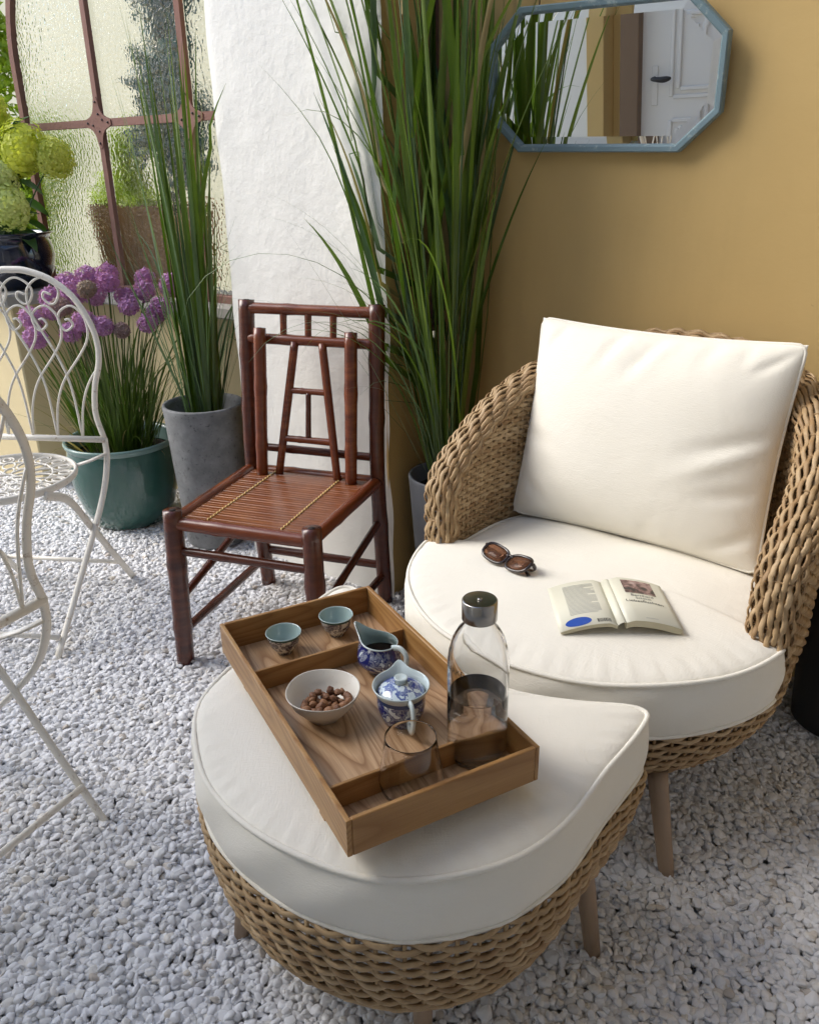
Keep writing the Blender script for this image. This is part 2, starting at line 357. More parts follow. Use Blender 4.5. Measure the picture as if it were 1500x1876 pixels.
# ---- pillar: white front, yellow flank
t = wall_thing('plastered_pillar', 'white rough plastered pillar with a yellow flank behind the bamboo chair', 'pillar')
def pillar():
    mb = MB(); nz = 90; nx = 26
    xs = np.linspace(-.637, 0, nx); zs = np.linspace(-.03, 3.26, nz)
    V = []; F = []
    for z in zs:
        e = .006 * math.sin(z * 9.1) + .004 * math.sin(z * 23 + 1)
        for i, x in enumerate(xs):
            k = i / (nx - 1); dx = e * max(0, (k - .9) * 10) - .5 * e * max(0, (.1 - k) * 10)
            V.append((x + dx, -.25 + .003 * math.sin(x * 12 + z * 3) + (.006 if i in (0, nx - 1) else 0), z))
    for j in range(nz - 1):
        for i in range(nx - 1): a = j * nx + i; F.append((a, a + 1, a + nx + 1, a + nx))
    mb.add(V, F); face = mb.build('painted_face', M['white_plaster'], t)
    mb = MB(); box(mb, (.624, .246, 3.29), (-.3185, -.120, 1.615), .002); mb.build('pillar_core', M['yellow'], t)
pillar()
# ---- low wall under the window, with its stone ledge
t = wall_thing('low_garden_wall', 'low cream rendered wall with stone ledge below the arched window', 'wall')
mb = MB(); box(mb, (4.0, .22, .80), (-2.6, .112, .40), .004); mb.build('wall_face', M['cream'], t)
mb = MB(); box(mb, (1.16, .33, .045), (-1.20, .075, .8225), .006); mb.build('ledge_stone', M['stone'], t)
mb = MB(); box(mb, (2.0, .62, .05), (-2.82, -.06, .826), .008); mb.build('ledge_stone', M['stone'], t)
mb = MB(); box(mb, (1.92, .30, .80), (-2.84, -.17, .40), .006); mb.build('ledge_support', M['cream'], t)

# ---- arched iron window
t = wall_thing('arched_window', 'arched rusty iron window with hammered glass panes behind the potted plants', 'window')
XL, XC, Z0, ZB, ZA, HB = -2.06, -1.03, .85, 1.475, 1.70, .78
def arch_z(x): return ZA + HB * math.sqrt(max(0, 1 - ((x - XC) / 1.03) ** 2))
def bar(path, w=.027, d=.022, name='glazing_bar'):
    P = np.array(path, float); mb = MB(); mb.smooth = False
    T = unit(np.gradient(P, axis=0)); N = np.tile([0, 1., 0], (len(P), 1)); B = np.cross(T, N)
    th = [math.pi / 4 + k * math.pi / 2 for k in range(4)]
    sweep_sq(mb, P, N, B, w / 2, d / 2); return mb.build(name, M['rust'], t)
def sweep_sq(mb, P, N, B, hu, hv):
    n = len(P); V = []; F = []
    for i in range(n):
        for a, b in ((1, 1), (-1, 1), (-1, -1), (1, -1)): V.append(P[i] + a * hu * B[i] + b * hv * N[i])
    for i in range(n - 1):
        for j in range(4): k = (j + 1) % 4; F.append((i * 4 + j, i * 4 + k, i * 4 + 4 + k, i * 4 + 4 + j))
    F += [(3, 2, 1, 0), tuple(4 * (n - 1) + j for j in range(4))]; mb.add(V, F)
arch = [(XL, 0, Z0), (XL, 0, 1.3), (XL, 0, ZA)] + [(XC - 1.03 * math.cos(a), 0, ZA + HB * math.sin(a)) for a in np.linspace(.06, math.pi - .06, 40)] + [(0, 0, ZA), (0, 0, 1.3), (0, 0, Z0)]
bar(arch, .031, .026, 'outer_frame')
bar([(XL, 0, Z0), (XC, 0, Z0), (0, 0, Z0)], .04, .05, 'bottom_rail')
for x in (-1.545, -1.03, -.515): bar([(x, -.002, Z0), (x, -.002, 1.5), (x, -.002, arch_z(x))])
for x0, x1 in ((XL, -1.545), (-1.545, -1.03), (-1.03, -.515), (-.515, 0)): bar([(x0 + .016, -.001, ZB), ((x0 + x1) / 2, -.001, ZB), (x1 - .016, -.001, ZB)])
for x in (-1.545, -1.03, -.515):              # star-shaped cover plates with rivets
    mb = MB(); pts = []
    for k in range(64):
        a = k * math.pi / 32; c, s = math.cos(a), math.sin(a)
        r = .038 / max(.02, abs(c) ** 1.0 * abs(s) ** 1.0 * 1.4) ** .5
        r = min(r, .085 if abs(c) > .98 or abs(s) > .98 else .1); pts.append((x + r * c * .93, ZB + r * s * 1.05))
    n = len(pts); V = [(px, -.016, pz) for px, pz in pts] + [(px, -.010, pz) for px, pz in pts]
    mb.smooth = False; mb.add(V, [tuple(range(n)), tuple(range(2 * n - 1, n - 1, -1))] + [((i + 1) % n, i, n + i, n + (i + 1) % n) for i in range(n)])
    pl = mb.build('cover_plate', M['rust'], t)
    for dx, dz in ((.062, 0), (-.062, 0), (0, .072), (0, -.072), (.03, .01), (-.03, -.008), (.008, .03), (.005, -.03)):
        mb = MB(); V, F = ico(1, .0048); mb.add(V + np.array([x + dx, -.017, ZB + dz]), F); mb.build('rivet', M['rivet'], pl)
cols = [(XL, -1.545), (-1.545, -1.03), (-1.03, -.515), (-.515, 0)]
for x0, x1 in cols:
    a, b = x0 + .015, x1 - .015
    low = [(a, Z0 + .018), (b, Z0 + .018), (b, ZB - .014), (a, ZB - .014)]
    hi = [(a, ZB + .014), (b, ZB + .014)] + [(x, arch_z(x) - .017) for x in np.linspace(b, a, 14)]
    for poly in (low, hi):
        n = len(poly); V = [(x, .004, z) for x, z in poly] + [(x, .009, z) for x, z in poly]
        mb = MB(); mb.smooth = False; mb.add(V, [tuple(range(n)), tuple(range(2 * n - 1, n - 1, -1))] + [((i + 1) % n, i, n + i, n + (i + 1) % n) for i in range(n)])
        mb.build('pane', M['hammered'], t)

# ---- opposite wall with door (seen in the mirror), unseen roof and wall added to darken the right
OPP = np.array([-1.57, .2, 0])
OFF = float((OPP - WP) @ NRM)
t = thing('opposite_wall', 'white courtyard wall with yellow pier facing the mirror', 'wall', tuple(OPP), -WA)
DX = -.58        # left edge of the door, along the wall
mb = MB(); box(mb, (2.6, .2, 3.2), (-2.195, -.11, 1.6), .004); mb.build('wall_face', M['white_plaster'], t)
mb = MB(); box(mb, (.105, .24, 3.2), (-.843, -.10, 1.6), .004); mb.build('pier', M['yellow'], t)
mb = MB(); box(mb, (.10, .2, 3.2), (-.740, -.21, 1.6), .004); mb.build('recess', M['yellow'], t)
mb = MB(); box(mb, (2.2, .2, 3.2), (DX + 1.0 + 1.16, -.11, 1.6), .004); mb.build('wall_face', M['white_plaster'], t)
mb = MB(); box(mb, (1.12, .2, 1.0), (DX + .5, -.11, 2.72), .004); mb.build('wall_face', M['white_plaster'], t)
d = thing('panelled_door', 'white panelled door with black lever handle facing the mirror', 'door', tuple(OPP), -WA)
mb = MB(); box(mb, (.108, .12, 2.2), (-.635, -.03, 1.1), .004); mb.build('door_frame', M['brown_trim'], d)
mb = MB(); box(mb, (.98, .05, 2.16), (DX + .47, -.055, 1.08), .004); mb.build('door_leaf', M['door_paint'], d)
for zc, h in ((1.52, .86), (.56, .82)):
    for k, (ww, hh) in enumerate(((.66, h), (.58, h - .08))):
        mb = MB()
        for sx in (-1, 1): box(mb, (.022, .014, hh), (DX + .50 + sx * ww / 2, -.026 + .002 * k, zc), .004)
        for sz in (-1, 1): box(mb, (ww - .024, .014, .022), (DX + .50, -.026 + .002 * k, zc + sz * hh / 2), .004)
        mb.build('panel_moulding', M['door_paint'], d)
mb = MB(); box(mb, (.035, .006, .2), (DX + .075, -.027, 1.15), .002); mb.build('escutcheon', M['door_paint'], d)
mb = MB(); tube(mb, smooth_path([(DX + .075, -.03, 1.19), (DX + .075, .02, 1.19), (DX + .10, .03, 1.188), (DX + .14, .03, 1.185), (DX + .185, .028, 1.19)], 16), [.009] * 5 + [.010, .011, .012, .013, .014, .015, .016, .016, .015, .012, .006], 8)
mb.build('door_handle', M['black_iron'], d)
t = thing('sky_blocker_roof', 'unseen roof slab added to keep skylight off the right of the court', 'roof', tuple(WP), -WA)
mb = MB(); box(mb, (3.7, 5.2, .15), (2.80, -2.0, 2.92), .004); mb.build('sky_blocker_slab', M['sky_blocker'], t)  # out of view, added to block the sky above the right side
t = thing('light_blocker_wall', 'unseen grey wall added to close off light at the right of the court', 'wall', tuple(WP), -WA)
mb = MB(); box(mb, (.2, 4.2, 2.84), (2.6, -2.16, 1.42), .004); mb.build('wall_face', M['grey_plaster'], t)  # out of view, added so the light comes mainly from the left

# ------------------------------------------------------------------ gravel (nobody could count it: one object of instances)
def gravel():
    variants = []
    for k in range(10):
        V, F = ico(3); r = np.random.default_rng(100 + k)
        ax = np.array([1.0, r.uniform(.60, .9), r.uniform(.34, .60)])
        for _ in range(9):
            n = unit(r.normal(size=3)); d = r.uniform(.62, .92); h = V @ n; V = V - np.maximum(h - d, 0)[:, None] * n * .9
        V = V * ax * (1 + .05 * np.sin(V @ r.normal(size=3) * 2.5)[:, None])
        mb = MB(); mb.add(V, F); variants.append(bpy.data.objects.new('pebble_shape', mb.mesh('pebble_shape', M['pebble'])))
    pts = []; rot = []; scl = []; idx = []
    def layer(step, z0, zj, smin, smax, seed):
        r = np.random.default_rng(seed)
        ys = np.arange(.62, 3.9, step); xs = np.arange(-2.5, 2.3, step)
        X, Y = np.meshgrid(xs, ys); X = X.ravel() + r.uniform(-.48, .48, X.size) * step; Y = Y.ravel() + r.uniform(-.48, .48, Y.size) * step
        keep = (X > -.62 * Y - .35) & (X < .62 * Y + .30)
        q = (np.stack([X, Y], 1) - WP[:2]); keep &= (q @ W[:2] < -.60) | (q @ NRM[:2] > -.02)
        keep &= (q @ NRM[:2] > -.02)
        X, Y = X[keep], Y[keep]; n = len(X)
        pts.append(np.stack([X, Y, z0 + r.uniform(-1, 1, n) * zj], 1))
        rot.append(np.stack([r.normal(0, .36, n), r.normal(0, .36, n), r.uniform(0, 6.28, n)], 1))
        scl.append(r.uniform(smin, smax, n) * (1 + .35 * (r.random(n) > .93))); idx.append(r.integers(0, 10, n))
    layer(.0142, -.012, .003, .0098, .0130, 1)
    layer(.0138, -.0075, .0028, .0070, .0132, 2)
    layer(.0240, -.003, .0030, .0065, .0125, 3)
    P = np.concatenate(pts); me = bpy.data.meshes.new('gravel'); me.from_pydata(P.tolist(), [], [])
    a = me.attributes.new('prot', 'FLOAT_VECTOR', 'POINT'); a.data.foreach_set('vector', np.concatenate(rot).ravel())
    a = me.attributes.new('pscale', 'FLOAT', 'POINT'); a.data.foreach_set('value', np.concatenate(scl))
    a = me.attributes.new('pidx', 'INT', 'POINT'); a.data.foreach_set('value', np.concatenate(idx).astype(np.int32))
    o = link('gravel', me, None, 'stuff'); tag(o, 'white rounded gravel covering the courtyard floor', 'gravel')
    ng = bpy.data.node_groups.new('gravel_scatter', 'GeometryNodeTree')
    ng.interface.new_socket('Geometry', in_out='INPUT', socket_type='NodeSocketGeometry'); ng.interface.new_socket('Geometry', in_out='OUTPUT', socket_type='NodeSocketGeometry')
    N = ng.nodes; L = ng.links; gi = N.new('NodeGroupInput'); go = N.new('NodeGroupOutput'); iop = N.new('GeometryNodeInstanceOnPoints'); g2i = N.new('GeometryNodeGeometryToInstance')
    for v in reversed(variants):
        oi = N.new('GeometryNodeObjectInfo'); oi.inputs['Object'].default_value = v; L.new(oi.outputs['Geometry'], g2i.inputs[0])
    L.new(gi.outputs[0], iop.inputs['Points']); L.new(g2i.outputs[0], iop.inputs['Instance']); iop.inputs['Pick Instance'].default_value = True
    def at(nm, ty):
        n = N.new('GeometryNodeInputNamedAttribute'); n.data_type = ty; n.inputs[0].default_value = nm; return n.outputs[0]
    L.new(at('pidx', 'INT'), iop.inputs['Instance Index'])
    e2r = N.new('FunctionNodeEulerToRotation'); L.new(at('prot', 'FLOAT_VECTOR'), e2r.inputs[0]); L.new(e2r.outputs[0], iop.inputs['Rotation'])
    L.new(at('pscale', 'FLOAT'), iop.inputs['Scale']); L.new(iop.outputs[0], go.inputs[0])
    md = o.modifiers.new('scatter', 'NODES'); md.node_group = ng
gravel()

# ------------------------------------------------------------------ cushions
def cushion(name, label, outline, center, z0, z1, dome, loc, rz, seed=0, wr=.004):
    """box cushion from a star-shaped outline (n,2), with piping along both seams; local z0..z1"""
    O = np.array(outline); n = len(O); c = np.array(center); r = np.random.default_rng(seed)
    root = thing(name, label, 'cushion', loc, rz)
    rings = []; nz = 9; H = z1 - z0
    nr = 18; ph = r.uniform(0, 6.28, 8)
    def wrk(p, k): return sum(math.sin(p[0] * (7 + 5 * i) * math.cos(ph[i]) + p[1] * (7 + 5 * i) * math.sin(ph[i]) + ph[i] * 3) for i in range(6)) / 6
    V = []; F = []
    # top from centre outwards, side, bottom
    for k in range(nr + 1):
        f = 1 - (1 - k / nr) ** 1.25
        for p in O:
            q = c + (p - c) * f
            edge = 1 - f ** 5; ang = math.atan2(p[1] - c[1], p[0] - c[0]); pk = math.sin(ang * 61 + 3 * math.sin(ang * 7)) * math.sin(ang * 23 + ph[2])
            h = z1 + dome * (1 - f ** 3.4) + .0045 * (1 - f ** 40) + wr * wrk(q, 0) * edge - .001 * (k == nr) + .0022 * pk * math.exp(-((f - .93) / .05) ** 2)
            V.append((q[0], q[1], h))
    for k in range(1, nz):
        s = k / nz; z = z1 - H * s
        for i, p in enumerate(O):
            d = (p - c) / np.linalg.norm(p - c); b = .010 * math.sin(math.pi * s) + .002 * math.sin(i * .37 + s * 5 + ph[0])
            q = p + d * b; V.append((q[0], q[1], z))
    for f in (1.0, .9, 0.5):
        for p in O: q = c + (p - c) * f; V.append((q[0], q[1], z0 + (0.0 if f == 1 else .002)))
    tot = nr + 1 + nz - 1 + 3
    for k in range(tot - 1):
        for i in range(n): j = (i + 1) % n; F.append((k * n + i, (k + 1) * n + i, (k + 1) * n + j, k * n + j))
    mb = MB(); mb.add(V, F); mb.build('cushion_cover', M['fabric'], root)
    for z in (z1 - .001, z0 + .002):
        P = np.array([(p[0], p[1], z + .0015 * math.sin(i * .21 + ph[1]) * (z > (z0 + z1) / 2)) for i, p in enumerate(O)])
        mb = MB(); tube(mb, P, .0048, 8, closed=True, up0=(0, 0, 1)); mb.build('piping', M['fabric'], root)
    return root
def resample(P, n, closed=True):
    P = np.array(P, float); Q = np.vstack([P, P[:1]]) if closed else P
    d = np.r_[0, np.cumsum(np.linalg.norm(np.diff(Q, axis=0), axis=1))]; t = np.linspace(0, d[-1], n, endpoint=not closed)
    return np.stack([np.interp(t, d, Q[:, k]) for k in range(Q.shape[1])], 1)
def round_outline(P, it=3, w=.25):
    P = np.array(P)
    for _ in range(it): P = (1 - 2 * w) * P + w * np.roll(P, 1, 0) + w * np.roll(P, -1, 0)
    return P
# ---- weave: strands with over/under offset
def strand(mb, P, N, amp, spacing, phase, wid, thk, closed=False, sides=6):
    P = np.asarray(P, float); d = np.r_[0, np.cumsum(np.linalg.norm(np.diff(P, axis=0), axis=1))]
    if closed:
        tot = d[-1] + np.linalg.norm(P[0] - P[-1]); k = max(2, 2 * round(tot / spacing / 2)); spacing = tot / k
    L = d[-1]; n = max(4, int(L / spacing * 4.0)); tt = np.linspace(0, L + (spacing / 4 if False else 0), n)
    Pi = np.stack([np.interp(tt, d, P[:, k]) for k in range(3)], 1); Ni = unit(np.stack([np.interp(tt, d, N[:, k]) for k in range(3)], 1))
    c = np.cos(math.pi * tt / spacing + phase); Pi = Pi + Ni * (amp * np.sign(c) * np.abs(c) ** .8)[:, None]
    Pi += rng.normal(0, .0006, Pi.shape)
    T = unit(np.gradient(Pi, axis=0)); B = unit(np.cross(T, Ni)); N2 = np.cross(B, T)
    wv = wid * (1 + rng.normal(0, .05, n)) * rng.uniform(.92, 1.06); mb.mi = int(rng.choice([0, 0, 1, 2]))
    sweep(mb, Pi, N2, B, wv / 2, thk / 2, sides, False, True)

# ------------------------------------------------------------------ armchair
AO = (.428, 1.668); ARZ = R(-38)
def armchair():
    t = thing('wicker_armchair', 'round woven wicker armchair with cream cushions against the yellow wall', 'armchair', (*AO, 0), ARZ)
    # plan of the shell: straight arms, squarish round back (outward normals on the right-hand side of travel)
    t_ = np.linspace(0, math.pi, 200); ce = 2 / 2.45
    plan = [(.392, -.062), (.394, -.03)] + [(.395 * np.sign(math.cos(q)) * abs(math.cos(q)) ** ce, .452 * math.sin(q) ** ce) for q in t_] + [(-.394, -.03), (-.392, -.062)]
    plan = resample(plan, 420, False); TT = unit(np.gradient(plan, axis=0)); NN = np.stack([TT[:, 1], -TT[:, 0]], 1)
    al = np.r_[0, np.cumsum(np.linalg.norm(np.diff(plan, axis=0), axis=1))]; LT = al[-1]
    def hz(q): k = np.clip(np.minimum(q, LT - q) / (LT * .5), 0, 1); return .590 + .300 * np.sin(k * math.pi / 2) ** .92
    HH = hz(al); th2 = .036
    zb = .25
    def tuck(z): return .040 * np.clip((.37 - z) / .12, 0, 1) ** 1.6
    for name, off in (('inner_weave', -1), ('outer_weave', 1)):
        mb = MB(); k = 0; z = zb; sp = .0205
        while z < .88:
            ok = z < HH - .010
            if ok.sum() > 8:
                o_ = off * th2 - (tuck(z) if off > 0 else 0) + (.012 * (z - .3) if off > 0 else 0); Q = plan[ok] + NN[ok] * o_
                P = np.column_stack([Q, np.full(len(Q), z)]); N = np.column_stack([NN[ok], np.zeros(len(Q))])
                strand(mb, P, N, .0034, sp, k * math.pi + al[ok][0] / sp * math.pi, .0122, .0056)
            k += 1; z += .0116
        for q in np.arange(.012, LT, sp):
            i = int(np.argmin(abs(al - q))); h = HH[i]; P = []
            for z in np.linspace(zb, h - .004, 6): o_ = off * th2 - (tuck(z) if off > 0 else 0) + (.012 * (z - .3) if off > 0 else 0); P.append((*(plan[i] + NN[i] * o_), z))
            tube(mb, P, .0030, 5)
        mb.build(name, WICKER, t, 'stuff')
    # rim band: strands run along the rim and down the front of each arm
    path = []; rc = .028; i1 = int(np.argmin(abs(al - rc)))
    for z in np.linspace(zb, HH[0] - rc, 16): path.append((plan[0][0], plan[0][1], z))
    for q in np.linspace(0, math.pi / 2, 10)[1:]:
        d = rc * (1 - math.cos(q)); i = int(np.argmin(abs(al - d))); path.append((plan[i][0], plan[i][1], HH[0] - rc + rc * math.sin(q) + (HH[i] - HH[0])))
    for i in range(i1 + 2, 210): path.append((plan[i][0], plan[i][1], HH[i]))
    path = np.array(path); path[:, 0] -= tuck(path[:, 2]); path = np.vstack([path, (path * np.array([-1, 1, 1]))[::-1]])
    C = resample(path, 300, False); C = np.column_stack([np.convolve(np.pad(C[:, k], 3, 'edge'), np.ones(7) / 7, 'valid') for k in range(3)])
    idx = [int(np.argmin(np.hypot(plan[:, 0] - c[0], plan[:, 1] - c[1]))) for c in C]
    ER = np.column_stack([NN[idx], np.zeros(len(C))]); T = unit(np.gradient(C, axis=0)); OUT = unit(np.cross(T, ER)); ER = unit(np.cross(OUT, T)) * np.sign((np.cross(OUT, T) * ER).sum(1))[:, None]
    if OUT[150][2] < 0: OUT = -OUT
    mb = MB(); half = .042; hgt = .030; ns = 12
    for j in range(ns):
        th = -.10 + (math.pi + .20) * j / (ns - 1)
        P = C + ER * (half * math.cos(th)) + OUT * (hgt * math.sin(th)); N = unit(ER * (math.cos(th) / half) + OUT * (math.sin(th) / hgt))
        strand(mb, P, N, .0044, .028, j * math.pi, .0114, .0050)
    for i in range(2, 298, 4):
        th = np.linspace(-.1, math.pi + .1, 9); P = np.array([C[i] + ER[i] * (half - .003) * math.cos(q) + OUT[i] * (hgt - .003) * math.sin(q) for q in th])
        tube(mb, P, .0026, 5)
    mb.build('rim_weave', WICKER, t, 'stuff')
    # seat bowl under the cushion
    mb = MB(); k = 0
    th = np.linspace(0, 2 * math.pi, 160, endpoint=True)
    for z in np.arange(.318, .165, -.0118):
        u = (.318 - z) / .15; rr = .424 - .07 * u ** 2.2
        P = np.stack([rr * np.cos(th), rr * np.sin(th), np.full(len(th), z)], 1); N = np.stack([np.cos(th), np.sin(th), -.3 * u + 0 * th], 1)
        strand(mb, P, unit(N), .0046, .036 * rr / .424, k * math.pi, .0114, .0068); k += 1
    for a in np.arange(0, 2 * math.pi, .036 / .424):
        P = [((.424 - .07 * u ** 2.2) * math.cos(a), (.424 - .07 * u ** 2.2) * math.sin(a), .318 - .15 * u) for u in np.linspace(0, 1, 6)]
        tube(mb, P, .0035, 5)
    mb.build('bowl_weave', WICKER, t, 'stuff')
    mb = MB(); lathe(mb, [(0, .168), (.30, .166), (.340, .172), (.348, .18), (.30, .182), (0, .182)], 64); lathe(mb, [(.30, .300), (.405, .300), (.410, .309), (.30, .309)], 64)
    mb.build('base_frame', M['leg_wood'], t)
    for sx in (-1, 1):
        for sy in (-1, 1):
            mb = MB(); P = np.array([(sx * .27, sy * .25, .185), (sx * .30, sy * .275, .09), (sx * .335, sy * .305, -.02)]); tube(mb, smooth_path(P, 8), np.linspace(.021, .015, 8), 12); mb.build('leg', M['leg_wood'], t)
    return t
armchair()
# seat cushion (tips in front of the arms, notched back part between the arms)
ol = []
for a in np.linspace(R(-171), R(-9), 90): ol.append((.434 * math.cos(a), .434 * math.sin(a)))
ol += [(.395, -.050), (.352, -.035)]
for a in np.linspace(R(0), R(180), 60): ol.append((.348 * np.sign(math.cos(a)) * abs(math.cos(a)) ** .85, .405 * math.sin(a) ** .85))
ol += [(-.352, -.035), (-.395, -.050)]
ol = round_outline(resample(ol, 260), 3)
cushion('seat_cushion', 'thick round cream cushion on the wicker armchair with book and sunglasses on it', ol, (0, 0), .318, .435, .022, (*AO, 0), ARZ, 3)

# back pillow
def pillow():
    t = thing('back_pillow', 'large cream piped pillow leaning against the back of the wicker armchair', 'pillow', (*AO, 0), ARZ)
    w, h, th = .628, .505, .088
    n = 56; V = []; F = []; r = np.random.default_rng(5)
    creases = [(-.78, .88, .5, .16, .035, -.008), (-.30, .86, .35, .22, .04, -.009), (-.22, .84, .45, .20, .03, .006), (-.02, .82, .5, .26, .035, -.010), (.07, .84, .5, .2, .03, .006), (.42, .90, .3, .15, .035, -.007), (.66, .90, .1, .13, .03, -.006), (.86, .84, .8, .16, .035, -.009),
               (.72, .10, 1.15, .30, .05, -.008), (.66, -.08, 1.0, .32, .05, .007), (.78, -.35, 1.25, .22, .05, -.007), (.85, -.75, .9, .2, .05, -.008), (-.85, -.15, 1.9, .2, .05, -.006), (-.8, -.7, 2.3, .2, .06, -.007), (.2, -.86, .2, .12, .05, -.004)]
    def shape(u, v, s):
        eu, ev = 1 - abs(u) ** 2.6, 1 - abs(v) ** 2.6
        b = max(0, eu * ev) ** .55
        x = u * w / 2 * (1 - .035 * (1 - v * v)); z = v * h / 2 * (1 - .05 * (1 - u * u) )
        e = (1 - b)
        wr = .0016 * math.sin(u * 5 + v * 7 + 1) * b
        for uc, vc, sl, ln, wd, dp in creases:          # short pinched creases running in from the seams
            du, dv = u - uc, v - vc; al = du * math.sin(sl) + dv * math.cos(sl); ac = du * math.cos(sl) - dv * math.sin(sl)
            wr += dp * math.exp(-(ac / wd) ** 2) * math.exp(-(al / ln) ** 2) * min(1, b * 2.2)
        return np.array([x, s * (th * b + (wr if s < 0 else 0)), z])
    for s in (-1, 1):
        base = len(V)
        for j in range(n + 1):
            for i in range(n + 1):
                u = math.sin((i / n * 2 - 1) * math.pi / 2); v = math.sin((j / n * 2 - 1) * math.pi / 2); V.append(shape(u, v, s))
        for j in range(n):
            for i in range(n):
                a = base + j * (n + 1) + i; q = (a, a + 1, a + n + 2, a + n + 1); F.append(q if s < 0 else q[::-1])
    V = np.array(V)
    edge = [(u, -1) for u in np.linspace(-1, 1, 40)] + [(1, v) for v in np.linspace(-1, 1, 32)[1:]] + [(u, 1) for u in np.linspace(1, -1, 40)[1:]] + [(-1, v) for v in np.linspace(1, -1, 32)[1:-1]]
    PE = np.array([shape(u, v, -1) for u, v in edge]); PE = round_outline(PE, 2)
    Rm = rotx(R(-13)) ; Rm = Rm @ roty(R(0))
    off = np.array([-.016, .232, .445 + .256])
    mb = MB(); mb.add(V @ Rm.T + off, F); mb.build('pillow_cover', M['fabric'], t)
    mb = MB(); tube(mb, PE @ Rm.T + off, .0045, 8, closed=True); mb.build('piping', M['fabric'], t)
pillow()

# ------------------------------------------------------------------ ottoman
OC = np.array([0.007, 1.203]); OR, BR_, BC = .394, .535, np.array(AO)
OTT = np.array([(-.344, 1.311), (-.376, 1.199), (-.350, 1.074), (-.297, .973), (-.188, .871), (-.041, .811), (.103, .829), (.214, .904), (.308, 1.026), (.372, 1.105), (.402, 1.150), (.398, 1.166), (.372, 1.178), (.282, 1.196), (.177, 1.227), (.083, 1.290), (.015, 1.375), (-.045, 1.470), (-.090, 1.565), (-.124, 1.622), (-.150, 1.632), (-.180, 1.606), (-.265, 1.462)])
def ott_outline(scale=1.0, n=280, rnd_=2):
    P = smooth_path(OTT - OC, 500, True); cc = np.array([-.075, -.08])
    return round_outline(resample(cc + (P - cc) * scale, n), rnd_)
cushion('ottoman_cushion', 'crescent shaped cream cushion on the wicker footstool under the wooden tray', ott_outline(), (-.075, -.08), .318, .432, .020, (*OC, 0), 0, 9)
def ottoman():
    t = thing('wicker_footstool', 'crescent shaped woven wicker footstool in front of the armchair', 'footstool', (*OC, 0), 0)
    mb = MB(); k = 0; cc = np.array([-.075, -.08])
    O_ = ott_outline(1.012, 300, 2)
    def ring(u): return cc + (O_ - cc) * (1.0 - .095 * u ** 1.8)
    zs = np.arange(.314, .150, -.0108)
    for z in zs:
        u = (.316 - z) / .165; q = ring(u); q = np.vstack([q, q[:1]])
        P = np.column_stack([q, np.full(len(q), z)]); T = unit(np.gradient(P, axis=0)); N = np.cross(T, [0, 0, 1.0]); N = unit(N + np.array([0, 0, -.35 * u]))
        if (N[10][:2] @ (q[10] - cc)) < 0: N = -N
        strand(mb, P, N, .0050, .0370, k * math.pi, .0108, .0072, sides=7); k += 1
    q0, q1 = ring(0), ring(1)
    d = np.r_[0, np.cumsum(np.linalg.norm(np.diff(q0, axis=0), axis=1))]
    for s in np.arange(0, d[-1], .0370):
        i = int(np.argmin(abs(d - s))); P = [np.r_[ring(u)[i], .316 - .166 * u] for u in (0, .35, .7, 1)]; tube(mb, P, .0036, 6)
    mb.build('basket_weave', WICKER, t, 'stuff')
    mb = MB(); prism(mb, [tuple(p) for p in resample(cc + (ott_outline() - cc) * .93, 90)], .302, .312); mb.build('seat_frame', M['leg_wood'], t)
    mb = MB(); tube(mb, np.column_stack([ring(1), np.full(300, .150)]), .006, 8, closed=True); mb.build('rim_strand', M['wicker'], t)
    for (fx, fy) in ((.313, -.155), (-.331, -.105), (.003, -.325), (-.12, .235)):
        mb = MB(); tube(mb, [(fx * .84, fy * .84, .30), (fx * .93, fy * .93, .14), (fx, fy, -.02)], [.019, .017, .014], 12); mb.build('leg', M['leg_wood'], t)
ottoman()

# ------------------------------------------------------------------ tray and what stands on it
TC, TRZ, TZ = np.array([-.084, 1.121]), R(28), .4785
def tray_pt(x, y): c, s = math.cos(TRZ), math.sin(TRZ); return (TC[0] + c * x - s * y, TC[1] + s * x + c * y)
def tray():
    t = thing('serving_tray', 'rectangular ash wood serving tray with compartments lying on the footstool cushion', 'tray', (*TC, 0), TRZ)
    w, l, h, th = .302, .562, .060, .0075
    mb = MB(); box(mb, (w - 2 * th - .001, l - 2 * th - .001, .006), (0, 0, TZ + .003), 0); mb.build('tray_floor', M['tray_floor'], t)
    for s in (-1, 1):
        mb = MB(); box(mb, (th, l, h), (s * (w - th) / 2, 0, TZ + h / 2), .0012); mb.build('side_board', M['tray_side'], t)
        mb = MB(); box(mb, (w - 2 * th, th, h), (0, s * (l - th) / 2, TZ + h / 2), .0012); mb.build('end_board', M['tray_end'], t)
    for y in (.122, -.197):
        mb = MB(); box(mb, (w - 2 * th - .002, .0055, .040), (0, y, TZ + .006 + .020), .001); mb.build('divider', M['tray_end'], t)
    for sx in (-1, 1):
        for y in (.185, -.165):
            mb = MB(); box(mb, (.012, .02, .032), (sx * .135, y, TZ - .0165), .001); mb.build('foot', M['tray_side'], t)
tray()
FZ = TZ + .006
